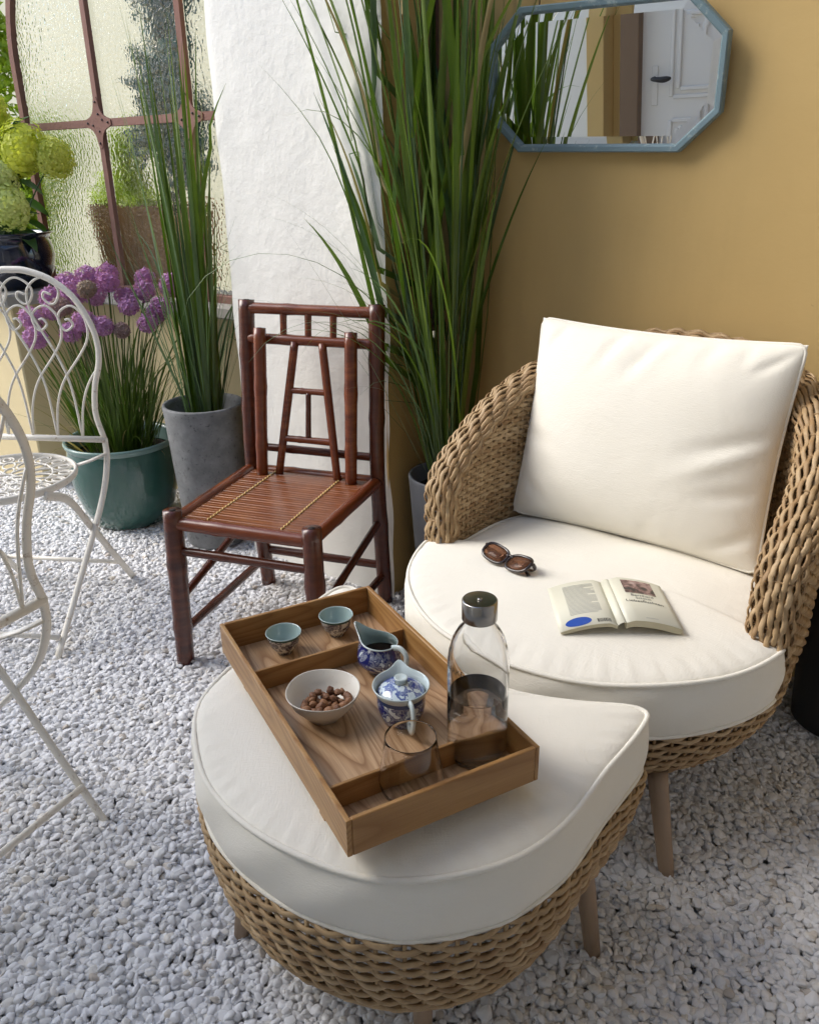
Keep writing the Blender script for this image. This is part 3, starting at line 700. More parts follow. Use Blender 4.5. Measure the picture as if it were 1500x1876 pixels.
def cup(x, y, label):
    px, py = tray_pt(x, y); t = thing('teacup', label, 'teacup', (px, py, FZ), random.uniform(0, 6), 'celadon teacups on the tray')
    out = [(.0, .0), (.0125, .0), (.0145, .001), (.0148, .005), (.0185, .008), (.0245, .016), (.0285, .027), (.0312, .0375)]
    mb = MB(); lathe(mb, out, 40); mb.build('cup_body', M['cup_china'], t)
    mb = MB(); lathe(mb, [(.0312, .0375), (.0322, .0405), (.0325, .0418)], 40); mb.build('rim_band', M['green_band'], t)
    mb = MB(); lathe(mb, [(.0325, .0418), (.0322, .0428), (.0312, .0428), (.0302, .0405), (.027, .028), (.022, .015), (.014, .0085), (0, .0075)], 40); mb.build('cup_inside', M['celadon'], t)
cup(-.053, .215, 'small celadon teacup on the tray nearer its left side board')
cup(.055, .225, 'small celadon teacup on the tray beside the milk jug')
def jug():
    px, py = tray_pt(.074, .078); sp = R(140) ; t = thing('milk_jug', 'blue and white porcelain jug of dark tea with wide pouring lip', 'jug', (px, py, FZ), sp)
    def sh(mb_prof, segs=64, top=.058):
        mb = MB(); lathe(mb, mb_prof, segs); V = np.concatenate(mb.V)
        r = np.hypot(V[:, 0], V[:, 1]); a = np.arctan2(V[:, 1], V[:, 0]); k = np.clip((V[:, 2] - .026) / .036, 0, 1) ** 1.3
        f = np.exp(-(a / .42) ** 2); wide = np.exp(-(a / .95) ** 2)
        V[:, 0] += k * (f * .020 + wide * .004) * (r > .01); V[:, 2] += k * (f * .014 + wide * .004 - .004) * (r > .01); V[:, 1] *= 1 - .10 * k
        mb.V = [V]; return mb
    out = [(0, 0), (.021, 0), (.023, .002), (.024, .006), (.033, .013), (.0395, .023), (.0395, .033), (.0355, .045), (.0325, .053), (.0335, .060)]
    sh(out).build('jug_body', M['blue_china'], t)
    sh([(.0335, .060), (.0338, .0625), (.0322, .0625)]).build('jug_rim', M['pale_china'], t)
    sh([(.0322, .0625), (.0305, .055), (.033, .046), (.036, .034), (.035, .024), (.022, .012), (0, .010)]).build('jug_inside', M['celadon'], t)
    mb = MB(); lathe(mb, [(.0352, .0335), (0, .0337)], 48); mb.build('tea_surface', M['tea'], t)
    mb = MB(); P = smooth_path([(-.030, 0, .056), (-.047, 0, .061), (-.060, 0, .052), (-.060, 0, .036), (-.050, 0, .022), (-.036, 0, .018)], 24); tube(mb, P, .005, 10, flat=(.0055, .0035), up0=(0, 1, 0)); mb.build('handle', M['pale_china'], t)
jug()
def teapot():
    px, py = tray_pt(.040, -.067); t = thing('lidded_teapot', 'blue and white porcelain lidded teapot with side handle on the tray', 'teapot', (px, py, FZ), R(-72))
    mb = MB(); lathe(mb, [(0, 0), (.027, 0), (.029, .002), (.0305, .008), (.036, .02), (.0385, .034), (.0385, .047)], 56); mb.build('pot_body', M['blue_china'], t)
    mb = MB(); lathe(mb, [(.0385, .047), (.0395, .052), (.040, .055)], 56); mb.build('blue_band', M['blue_band'], t)
    mb = MB(); lathe(mb, [(.040, .055), (.0425, .060), (.0455, .067), (.0448, .0685), (.0435, .068), (.040, .060), (.0375, .052), (.036, .03), (.03, .012), (0, .010)], 56)
    V = np.concatenate(mb.V); a = np.arctan2(V[:, 1], V[:, 0]) - R(165); a = (a + math.pi) % (2 * math.pi) - math.pi; k = np.clip((V[:, 2] - .055) / .013, 0, 1); f = np.exp(-(a / .26) ** 2) * k
    V[:, 0] += math.cos(R(165)) * f * .016; V[:, 1] += math.sin(R(165)) * f * .016; V[:, 2] += f * .006; mb.V = [V]; mb.build('flared_rim', M['pale_china'], t)
    mb = MB(); lathe(mb, [(.0365, .0555), (.037, .057), (.034, .060), (.027, .066), (.017, .070), (.010, .0715)], 48); lid = mb.build('lid', M['blue_china_lid'], t)
    mb = MB(); lathe(mb, [(.0085, .071), (.0080, .075), (.0105, .079), (.0108, .081), (.0095, .0815), (.006, .0795), (0, .079)], 28); mb.build('knob', M['pale_china'], lid)
    mb = MB(); P = smooth_path([(.040, 0, .058), (.050, 0, .062), (.058, 0, .055), (.061, 0, .040), (.057, 0, .024), (.048, 0, .014), (.036, 0, .012)], 26); tube(mb, P, .005, 10, flat=(.0068, .0036), up0=(0, 1, 0)); mb.build('handle', M['pale_china'], t)
teapot()
def bowl():
    px, py = tray_pt(-.064, .003); t = thing('snack_bowl', 'off white stoneware bowl of brown nuts on the tray', 'bowl', (px, py, FZ), 0)
    mb = MB(); lathe(mb, [(0, .002), (.021, .002), (.022, 0), (.025, 0), (.0255, .005), (.036, .013), (.050, .030), (.0585, .0485), (.0592, .0505), (.0585, .0515), (.0572, .0505), (.048, .033), (.034, .0175), (.020, .0105), (0, .0095)], 64)
    V = np.concatenate(mb.V); a = np.arctan2(V[:, 1], V[:, 0]); k = V[:, 2] / .05; V[:, 2] += .0012 * k * np.sin(3 * a + .6); V[:, :2] *= (1 + .012 * k * np.sin(2 * a))[:, None]; mb.V = [V]
    mb.build('bowl_body', M['bowl'], t)
    r = np.random.default_rng(3); shapes = []
    for k in range(5):
        V, F = ico(2); V = V * np.array([1.0, .78, .62]) * (1 + .10 * np.sin(V @ r.normal(size=3) * 3.1)[:, None] + .05 * r.normal(size=(len(V), 1)) * .6)
        mb = MB(); mb.add(V * .0082, F); shapes.append(mb.mesh('roasted_nut', M['nut']))
    spots = []; tries = 0; cx, cy = .006, -.012
    for lay, (rad, z) in enumerate(((.038, .0190), (.036, .0280), (.028, .0370))):
        for _ in range(900):
            q = r.uniform(-rad, rad, 2)
            if np.hypot(*q) > rad: continue
            c = (q[0] + cx * (1 + lay * .2), q[1] + cy * .8); rr = np.hypot(*c)
            zz = max(z, .0085 + .0085 + .9 * max(0, rr - .018)) if lay < 2 else z
            if all((c[0] - s[0]) ** 2 + (c[1] - s[1]) ** 2 + (zz - s[2]) ** 2 > .0113 ** 2 for s in spots): spots.append((*c, zz))
    for i, s in enumerate(spots):
        o = link('roasted_nut', shapes[i % 5]); o.location = (px + s[0], py + s[1], FZ + s[2]); o.rotation_euler = tuple(r.uniform(-1, 1, 2)) + (r.uniform(0, 6.3),); sca = r.uniform(.85, 1.12); o.scale = (sca,) * 3
        tag(o, 'small rounded brown nut heaped in the off white bowl', 'nut', 'nuts in the bowl')
bowl()
def bottle():
    px, py = tray_pt(.101, -.185 - .008); t = thing('water_bottle', 'clear glass water bottle half full with brushed steel cap standing on the tray', 'bottle', (px, py, FZ), 0)
    out = [(0, .002), (.030, .0015), (.039, 0), (.0435, .003), (.0445, .010), (.0447, .08), (.0448, .150), (.0445, .165), (.0425, .182), (.037, .202), (.029, .217), (.0215, .226), (.0205, .232), (.0205, .243)]
    inn = [(.0185, .243), (.0185, .232), (.0195, .2265), (.027, .215), (.0345, .200), (.0398, .181), (.0418, .164), (.0421, .150), (.0420, .08), (.0418, .012), (.0395, .0065), (.030, .0055), (0, .006)]
    mb = MB(); lathe(mb, out + inn, 72); mb.build('bottle_glass', M['bottle_glass'], t)
    wl_ = .112
    mb = MB(); lathe(mb, [(0, .0055), (.030, .0050), (.0397, .0060), (.0421, .012), (.0423, .06), (.0423, wl_ + .001), (.0415, wl_ - .0005), (.040, wl_ - .001), (0, wl_ - .001)], 72); mb.build('water', M['water'], t)
    mb = MB(); lathe(mb, [(.0225, .2325), (.0245, .2325), (.0250, .2335), (.0250, .262), (.0238, .2635), (.0225, .2632), (.010, .2625), (0, .2625)], 56); cap = mb.build('cap', M['steel'], t)
    mb = MB(); lathe(mb, [(.0035, .2626), (.0035, .2645), (.0025, .2652), (0, .2652)], 16); mb.build('cap_stud', M['steel'], cap)
    # print wrapped round the glass
    txt = text_mesh('AARKE', .0125, M['ink'])
    V = np.array([v.co[:] for v in txt.vertices]); cw = V[:, 0].max(); a0 = R(238) - cw / .0449
    for v, c in zip(txt.vertices, V):
        a = a0 + c[0] / .0449; v.co = (.0451 * math.cos(a), .0451 * math.sin(a), .160 + c[1])
    txt.update(); link('printed_name', txt, t)
def text_mesh(s, size, mt, align='LEFT'):
    cu = bpy.data.curves.new('lettering', 'FONT'); cu.body = s; cu.size = size; cu.align_x = align; cu.resolution_u = 3
    o = bpy.data.objects.new('lettering', cu); COL.objects.link(o); dg = bpy.context.evaluated_depsgraph_get(); dg.update()
    me = bpy.data.meshes.new_from_object(o.evaluated_get(dg)); me.materials.clear(); me.materials.append(mt)
    bpy.data.objects.remove(o); return me
bottle()
def tumbler():
    px, py = tray_pt(-.024, -.212 - .006); t = thing('glass_tumbler', 'empty clear tumbler with narrow mouth and wide base on the tray', 'glass', (px, py, FZ), 0)
    out = [(0, .0015), (.024, .0005), (.036, .002), (.0425, .008), (.0455, .018), (.0460, .026), (.0435, .045), (.0395, .068), (.0365, .090), (.0360, .0950), (.0358, .0958), (.0356, .0961)]
    inn = [(.0354, .0961), (.0352, .0958), (.0351, .0950), (.0352, .090), (.0387, .068), (.0427, .045), (.0452, .027), (.0446, .019), (.0415, .0100), (.0352, .0048), (.024, .0036), (0, .0042)]
    mb = MB(); lathe(mb, out + inn, 72); mb.build('glass_wall', M['glass'], t)
tumbler()

# ------------------------------------------------------------------ book and sunglasses on the seat cushion
SZ = .4580
def book():
    # local x from back-cover edge to front-cover edge, y up the page
    ax = np.array([.245, .012]); cx, cy = .411, 1.463
    t = thing('open_book', 'cream paperback lying open face down on the armchair cushion', 'book', (cx, cy, SZ), R(-1.5))
    hw, L, sp = .112, .180, .0075
    def cov_z(u): return .004 + .022 * (1 - (1 - u) ** 2.2) - .006 * max(0, u - .85) / .15   # u: 0 at fore edge, 1 at the spine
    for s, nm in ((-1, 'back_cover'), (1, 'front_cover')):
        mb = MB(); us = np.linspace(0, 1, 14); V = []; F = []; sk = .0
        for u in us:
            x = s * (sp + (hw) * (1 - u)); z = cov_z(u) + (.006 if s > 0 else .0)
            for y in (-L / 2, L / 2): V += [(x, y, z), (x, y, z - .0008)]
        for i in range(len(us) - 1):
            a = i * 4; b = a + 4; F += [(a, a + 2, b + 2, b), (a + 1, b + 1, b + 3, a + 3), (a, b, b + 1, a + 1), (a + 2, a + 3, b + 3, b + 2)]
        F += [(0, 1, 3, 2), (len(us) * 4 - 4, len(us) * 4 - 2, len(us) * 4 - 1, len(us) * 4 - 3)]
        if s > 0: F = [f[::-1] for f in F]
        mb.add(V, F); c = mb.build(nm, M['cover'], t)
        mb = MB(); V = []; F = []                      # page block under the cover
        for u in us:
            x = s * (sp + (hw - .003) * (1 - u) + .0005); z = cov_z(u) + (.006 if s > 0 else 0) - .0011; lo = max(.0, z - (.0135 if s > 0 else .0075) * (1 if u < .9 else .9))
            lo = min(lo, z - .002)
            for y in (-L / 2 + .001, L / 2 - .001): V += [(x, y, z), (x, y, lo)]
        for i in range(len(us) - 1):
            a = i * 4; b = a + 4; F += [(a, a + 2, b + 2, b), (a + 1, b + 1, b + 3, a + 3), (a, b, b + 1, a + 1), (a + 2, a + 3, b + 3, b + 2)]
        F += [(0, 1, 3, 2), (len(us) * 4 - 4, len(us) * 4 - 2, len(us) * 4 - 1, len(us) * 4 - 3)]
        if s > 0: F = [f[::-1] for f in F]
        mb.smooth = False; mb.add(V, F); mb.build('page_block', M['paper'], t)
        def drape(me):                                 # lay flat print on the curved cover
            for v in me.vertices:
                u = 1 - (abs(v.co.x) - sp) / hw; v.co.z = cov_z(u) + (.006 if s > 0 else 0) + .0006
            me.update(); return me
        def patch(x0, x1, y0, y1, mt, nx=10, name='print', ell=False):
            mb = MB(); V = []; F = []
            if ell:
                V = [((x0 + x1) / 2, (y0 + y1) / 2, 0)] + [((x0 + x1) / 2 + (x1 - x0) / 2 * math.cos(a), (y0 + y1) / 2 + (y1 - y0) / 2 * math.sin(a), 0) for a in np.arange(32) * math.pi / 16]; F = [(0, 1 + i, 1 + (i + 1) % 32) for i in range(32)]
            else:
                for i in range(nx + 1): x = x0 + (x1 - x0) * i / nx; V += [(x, y0, 0), (x, y1, 0)]
                F = [(2 * i, 2 * i + 2, 2 * i + 3, 2 * i + 1) for i in range(nx)]
            mb.add(V, F); me = drape(mb.mesh(name, mt)); return link(name, me, c)
        if s > 0:
            patch(.030, .094, .024, .080, M['picture'], name='cover_picture')
            for line, y, sz in (('Bernhard', .0105, .0125), ('Schlink', -.0005, .0115), ('Liebesfluchten', -.014, .0135)):
                me = text_mesh(line, sz, M['ink'], 'CENTER')
                for v in me.vertices: v.co.x += .062; v.co.y += y
                link('title_lettering', drape(me), c)
            patch(.048, .072, -.078, -.0765, M['ink_grey'], name='imprint_line')
        else:
            y = .072; r = np.random.default_rng(2)
            while y > -.045:
                xe = -.030 - (.0 if r.random() > .2 else r.uniform(.005, .03)); patch(-.092, xe, y, y + .0017, M['ink_grey'], name='text_line'); y -= .0048
            patch(-.106, -.056, -.087, -.056, M['ink_blue'], name='blue_oval', ell=True)
            x = -.045
            while x < -.020:
                w = r.choice([.0006, .0010, .0016]); patch(x, x + w, -.083, -.070, M['ink'], 1, 'barcode_bar'); x += w + r.choice([.0008, .0013])
    mb = MB(); P = [(-sp - .001, 0, cov_z(1) + .000), (-sp * .5, 0, cov_z(1) + .0045), (sp * .4, 0, cov_z(1) + .0075), (sp + .001, 0, cov_z(1) + .006)]; P = smooth_path(P, 8); V = []; F = []
    for p in P: V += [(p[0], -L / 2, p[2]), (p[0], L / 2, p[2])]
    F = [(2 * i, 2 * i + 2, 2 * i + 3, 2 * i + 1) for i in range(7)]; mb.add(V, F); sm_ = mb.build('spine', M['cover'], t); md = sm_.modifiers.new('thickness', 'SOLIDIFY'); md.thickness = .0008
book()
def sunglasses():
    t = thing('sunglasses', 'folded dark tortoiseshell sunglasses with brown lenses on the armchair cushion', 'sunglasses', (.219, 1.672, SZ + .0005), R(-50)); t.scale = (1.1, 1.1, 1.1)
    def lens_outline(sx, grow=0, n=36):
        P = []
        for k in range(n):
            a = 2 * math.pi * k / n; c, s = math.cos(a), math.sin(a)
            P.append((sx * .0325 + (.0275 + grow) * np.sign(c) * abs(c) ** .75, (.0190 + grow) * np.sign(s) * abs(s) ** .7 * (1 if s < 0 else .92) + .0016 * sx * c))
        return P
    tilt = rotx(R(60))       # the front rests on its lower rim and the folded temples
    def place(p): x, y = p; return np.array([x, -.010 * (x / .07) ** 2, y + .0225])
    def lay(V): return np.asarray(V) @ rotx(R(-62)).T + np.array([0, -.016, .006])
    for s in (-1, 1):
        P = lay([place(p) for p in lens_outline(s, .002)]); mb = MB(); tube(mb, P, .0033, 8, closed=True); mb.build('lens_rim', M['tortoise'], t)
        o = lens_outline(s, .0012); V = [place(p) for p in o]; c0 = place((s * .0325, 0)); V = lay(V + [c0 + np.array([0, -.002, 0])] + [v + np.array([0, .0016, 0]) for v in V] + [c0 + np.array([0, -.0004, 0])]); n = len(o)
        F = [(i, (i + 1) % n, n) for i in range(n)] + [(n + 1 + (i + 1) % n, n + 1 + i, 2 * n + 1) for i in range(n)] + [((i + 1) % n, i, n + 1 + i, n + 1 + (i + 1) % n) for i in range(n)]
        mb = MB(); mb.add(V, F); mb.build('lens', M['lens'], t)
        hx = s * .0655; P = [(hx, -.008, .030), (hx + s * .001, .004, .030), (hx - s * .012, .0125 + .003 * s, .029), (hx - s * .06, .014 + .004 * s, .027), (hx - s * .105, .013 + .004 * s, .022), (hx - s * .128, .013 + .004 * s, .012)]
        mb = MB(); P = lay(smooth_path(P, 20)); tube(mb, P, .003, 8, flat=(.0022, .0042)); mb.build('temple', M['tortoise'], t)
    mb = MB(); tube(mb, lay(smooth_path([place((-.009, .006)), place((0, .0095)), place((.009, .006))], 8)), .0028, 8); mb.build('bridge', M['tortoise'], t)
sunglasses()

# ------------------------------------------------------------------ round pot standing in for an unidentified dark shape
def planter():
    t = thing('dark_shape_stand_in', 'charcoal pot standing in for an unidentified dark shape at the right edge behind the wicker armchair', 'planter', (1.075, 1.700, 0), 0)
    mb = MB(); lathe(mb, [(0, 0), (.105, 0), (.110, .006), (.138, .46), (.142, .48), (.139, .485), (.128, .483), (.122, .42), (.11, .40)], 48); mb.build('pot', M['charcoal'], t)
    mb = MB(); lathe(mb, [(.124, .425), (.08, .43), (.001, .432)], 32); mb.build('soil', M['soil'], t)
planter()

# ------------------------------------------------------------------ mirror
def mirror():
    c = np.array([.517, 2.272, 1.497]) + NRM * .036 - W * .022
    t = thing('octagonal_mirror', 'octagonal mirror in a worn blue frame hanging on the yellow wall', 'mirror', tuple(c), 0)
    t.rotation_euler = (Matrix.Rotation(-WA, 4, 'Z') @ Matrix.Rotation(R(5.5), 4, 'X') @ Matrix.Rotation(R(1.2), 4, 'Y')).to_euler()
    hw, hh, cx, cz = .306, .166, .090, .084
    def octo(g, y):
        a, b = hw - g, hh - g; k = g * .42; p, q = cx - k, cz - k
        return [(-a + p, y, b), (a - p, y, b), (a, y, b - q), (a, y, -b + q), (a - p, y, -b), (-a + p, y, -b), (-a, y, -b + q), (-a, y, b - q)]
    def loft(rings, mt, name, fill=False, par=t):
        V = sum(rings, []); F = []
        for k in range(len(rings) - 1):
            for i in range(8): j = (i + 1) % 8; F.append((k * 8 + i, k * 8 + j, k * 8 + 8 + j, k * 8 + 8 + i))
        if fill: F.append(tuple(range((len(rings) - 1) * 8, len(rings) * 8)))
        mb = MB(); mb.smooth = False; mb.add(V, [f[::-1] for f in F]); return mb.build(name, mt, par)
    loft([octo(0, .014), octo(0, -.010), octo(.003, -.014), octo(.013, -.013), octo(.0165, -.009), octo(.0165, .001)], M['blue_paint'], 'frame')
    loft([octo(.016, -.001), octo(.036, -.0036)], M['mirror'], 'bevelled_edge')
    gl = [octo(.036, -.0036)]; mb = MB(); mb.smooth = False; mb.add(gl[0], [tuple(range(7, -1, -1))]); mb.build('mirror_glass', M['mirror'], t)
    mb = MB(); mb.smooth = False; mb.add(octo(.004, .013), [tuple(range(8))]); mb.build('backing', M['brown_trim'], t)
    mb = MB(); tube(mb, [(-.17, .006, hh - .005), (-.168, .012, hh + .05), (0, .044, hh + .24), (.168, .012, hh + .05), (.17, .006, hh - .005)], .0016, 6); mb.build('hanging_wire', M['black_iron'], t)
mirror()

# ------------------------------------------------------------------ bamboo chair
def bamboo_chair():
    t = thing('bamboo_chair', 'dark red lacquered bamboo side chair in front of the white pillar', 'chair', (-.372, 2.165, 0), R(-19))
    def pole(name, P, r, mt='bamboo', knots=(), hollow=False, n=16):
        P = smooth_path(P, n) if len(P) > 2 else np.array([np.array(P[0]) + (np.array(P[1]) - np.array(P[0])) * k for k in np.linspace(0, 1, n)])
        rr = np.full(n, r) * (1 + .03 * np.sin(np.linspace(0, 5, n) + r * 900))
        for k in knots: rr[max(0, min(n - 1, int(k * (n - 1))))] *= 1.10
        mb = MB(); tube(mb, P, rr, 14); o = mb.build(name, M[mt], t)
        if hollow:
            T = unit(P[-1] - P[-2]); mb = MB(); V, F = [], []
            tube(mb, [P[-1] + T * .0004, P[-1] + T * .0012], r * .38, 10); mb.build('hollow_end', M['hole'], o)
        return o
    wx, wb, yf, yb = .205, .212, -.215, .225
    # legs and posts
    for s in (-1, 1):
        pole('front_leg', [(s * (wx + .008), yf - .02, -.015), (s * wx, yf, .462)], .0255, 'bamboo_dark', (.3, .7), True)
        pole('rear_leg_post', [(s * (wb + .0), yb + .05, -.015), (s * wb, yb + .012, .42), (s * (wb - .002), yb + .03, .70), (s * (wb - .004), yb + .055, .945)], .0235, 'bamboo_dark', (.25, .6, .8), True, 24)
    def rail(a, b, r, mt='bamboo', name='rail', knots=(.35,)): pole(name, [a, b], r, mt, knots)
    zs = .425
    rail((-wx, yf, zs), (wx, yf, zs), .0195, 'bamboo', 'front_seat_rail'); rail((-wb, yb + .012, zs), (wb, yb + .012, zs), .018, 'bamboo', 'rear_seat_rail')
    for s in (-1, 1): rail((s * wx, yf, zs + .004), (s * wb, yb + .01, zs + .004), .0185, 'bamboo', 'side_seat_rail')
    rail((-wx, yf - .004, .345), (wx, yf - .004, .345), .0125, 'bamboo_dark', 'stretcher')
    for s in (-1, 1): rail((s * wx, yf - .015, .10), (s * wb, yb + .045, .10), .0125, 'bamboo_dark', 'stretcher'); rail((s * wx, yf - .01, .20), (s * wb, yb + .04, .30), .0115, 'bamboo_dark', 'stretcher')
    rail((-wb, yb + .04, .13), (wb, yb + .04, .13), .014, 'bamboo_dark', 'stretcher')
    rail((-wb, yb + .018, .50), (wb, yb + .018, .50), .0125, 'bamboo_dark', 'back_rail')
    # back ladder
    rail((-wb, yb + .051, .922), (wb, yb + .051, .922), .0165, 'bamboo', 'top_rail'); rail((-wb, yb + .038, .835), (wb, yb + .038, .835), .0155, 'bamboo', 'second_rail')
    for x in (-.085, -.005, .075): rail((x, yb + .040, .84), (x, yb + .050, .918), .0105, 'bamboo', 'short_spindle', ())
    # inner posts standing on the seat, in front of the second rail
    for s in (-1, 1): pole('inner_post', [(s * .148, yb - .045, .425), (s * .147, yb - .022, .62), (s * .145, yb + .008, .872)], .0185, 'bamboo', (.3, .7), True)
    for s in (-1, 1): pole('slanted_spindle', [(s * .098, yb - .03, .43), (s * .044, yb + .030, .832)], .0125, 'bamboo')
    rail((-.082, yb - .012, .545), (.082, yb - .012, .545), .0105, 'bamboo', 'cross_spindle'); rail((-.062, yb + .010, .69), (.062, yb + .010, .69), .0095, 'bamboo', 'cross_spindle')
    rail((0, yb - .010, .55), (0, yb + .009, .686), .0085, 'bamboo_dark', 'short_spindle', ())
    # seat slats
    n = 27; y0, y1 = yf + .022, yb - .012
    for i in range(n):
        y = y0 + (y1 - y0) * (i + .5) / n; hw = wx - .012 + (wb - wx) * i / n; mb = MB(); box(mb, (2 * hw, (y1 - y0) / n - .0005, .010), (0, y, zs + .004 + .0006 * math.sin(i * 2.3)), .0012); mb.build('seat_slat', M['bamboo_slat'], t)
    for x in (-.115, .105):
        mb = MB(); P = [(x + .0022 * (-1) ** k, y0 + (y1 - y0) * k / 52, zs + .0102 + .0012 * (k % 2)) for k in range(53)]; tube(mb, P, .0017, 6); mb.build('cord_stitching', M['cord'], t)
bamboo_chair()

# ------------------------------------------------------------------ metal bistro chairs
def bistro_chair(label, loc, rz):
    t = thing('bistro_chair', label, 'chair', loc, rz, 'cream wrought iron bistro chairs')
    mt = M['white_metal']; ZC = .520; YB = .200; LEAN = .07
    S = 1 / 2830.
    def bp(x, z): return (x, YB + LEAN * (z - ZC), z)          # point on the back plane
    half = [(.229, 0), (.210, .082), (.219, .168), (.241, .240), (.244, .304), (.225, .370), (.182, .440), (.117, .488), (.045, .512), (0, .515)]
    path = [(x, ZC + z) for x, z in half] + [(-x, ZC + z) for x, z in half[::-1][1:]]
    P = smooth_path([bp(x, z) for x, z in path], 70)
    mb = MB(); tube(mb, P, .0085, 8, flat=(.0065, .0100), up0=(1, 0, 0)); mb.build('back_frame', mt, t)
    mb = MB(); tube(mb, [bp(-.232, ZC), bp(.232, ZC)], .0105, 8); mb.build('back_crossbar', mt, t)
    def hw(z): return np.interp(z - ZC, [h[1] for h in half], [h[0] for h in half])
    # strand shapes read from the back panel: relative to a foot on the crossbar
    left = np.array([(0, 0), (-45, 455), (-140, 735), (-275, 985), (-330, 1135), (-330, 1255), (-265, 1335), (-175, 1365), (-75, 1315), (-45, 1245), (-85, 1165), (-140, 1155), (-190, 1205), (-175, 1250), (-115, 1230)]) * S * 1.02
    right = np.array([(0, 0), (40, 290), (130, 510), (290, 710), (385, 850), (405, 965), (370, 1075), (280, 1140), (180, 1095), (155, 1015), (205, 935), (280, 980), (250, 1030), (215, 1025)]) * S * 1.02
    for k in range(-3, 4):
        b = k * .0845 - .012
        for q in (left, right):
            if abs(b) > .225: continue
            C = smooth_path([(b + x, ZC + z) for x, z in q], 60); keep = []
            for x, z in C:
                if z > ZC + .515 or abs(x) > hw(z) - .002: break
                keep.append((x, z))
            if len(keep) < 8: continue
            mb = MB(); tube(mb, [bp(x, z) for x, z in keep], .0036, 6); mb.build('back_scroll', mt, t)
    # seat: rim and lattice of curls
    ZS = .455; SC = (0, 0)
    th = np.linspace(0, 2 * math.pi, 64, endpoint=False); rimP = [(SC[0] + .200 * math.cos(a), SC[1] + .205 * math.sin(a), ZS) for a in th]
    mb = MB(); tube(mb, rimP, .008, 8, closed=True, flat=(.006, .012), up0=(0, 0, 1)); seat = mb.build('seat_rim', mt, t)
    mb = MB()
    def ring2(cx, cy, rx, ry, rot=0):
        Pq = []
        for a in np.arange(18) * math.pi / 9: x, y = rx * math.cos(a), ry * math.sin(a); Pq.append((cx + x * math.cos(rot) - y * math.sin(rot), cy + x * math.sin(rot) + y * math.cos(rot), ZS + .002))
        tube(mb, Pq, .0034, 5, closed=True)
    for k in range(18): a = k * math.pi / 9; ring2(.165 * math.cos(a), .168 * math.sin(a), .031, .021, a); ring2(.170 * math.cos(a), .173 * math.sin(a), .016, .011, a)
    for k in range(14): a = (k + .5) * math.pi / 7; ring2(.108 * math.cos(a), .11 * math.sin(a), .031, .0185, a)
    for k in range(10): a = k * math.pi / 5; ring2(.055 * math.cos(a), .055 * math.sin(a), .028, .014, a)
    ring2(0, 0, .026, .026); ring2(0, 0, .136, .139)
    mb.build('seat_lattice', mt, seat)
    # legs: back frame runs on down to the front feet, second pair from seat front to rear feet
    for s in (-1, 1):
        Pl = smooth_path([bp(s * .229, ZC + .005), (s * .230, YB - .010, .45), (s * .225, YB - .07, .34), (s * .222, -.05, .17), (s * .222, -.26, -.012)], 26)
        mb = MB(); tube(mb, Pl, .008, 8, flat=(.0068, .0105), up0=(1, 0, 0)); mb.build('front_leg', mt, t)
        Pl = smooth_path([(s * .185, -.10, ZS - .01), (s * .205, -.02, .40), (s * .212, .06, .285), (s * .212, .15, .16), (s * .214, .275, -.012)], 26)
        mb = MB(); tube(mb, Pl, .008, 8, flat=(.013, .005), up0=(1, 0, 0)); mb.build('rear_leg', mt, t)
        mb = MB(); tube(mb, [(s * .15, .13, ZS - .002), (s * .190, .165, ZS + .006), (s * .2275, YB - .005, ZS + .02)], .006, 6, flat=(.011, .004), up0=(0, 0, 1)); mb.build('seat_bracket', mt, t)
    for y, z, hwid in ((.225, .075, .212), (-.215, .045, .22)):
        mb = MB(); tube(mb, [(-hwid, y, z), (hwid, y, z)], .0075, 8); mb.build('stretcher', mt, t)
bistro_chair('cream wrought iron bistro chair facing the camera in front of the green glazed pot', (-1.215, 2.315, 0), R(-8))
bistro_chair('cream wrought iron bistro chair nearest the camera cut off by the left edge', (-1.010, 1.318, 0), R(-117))

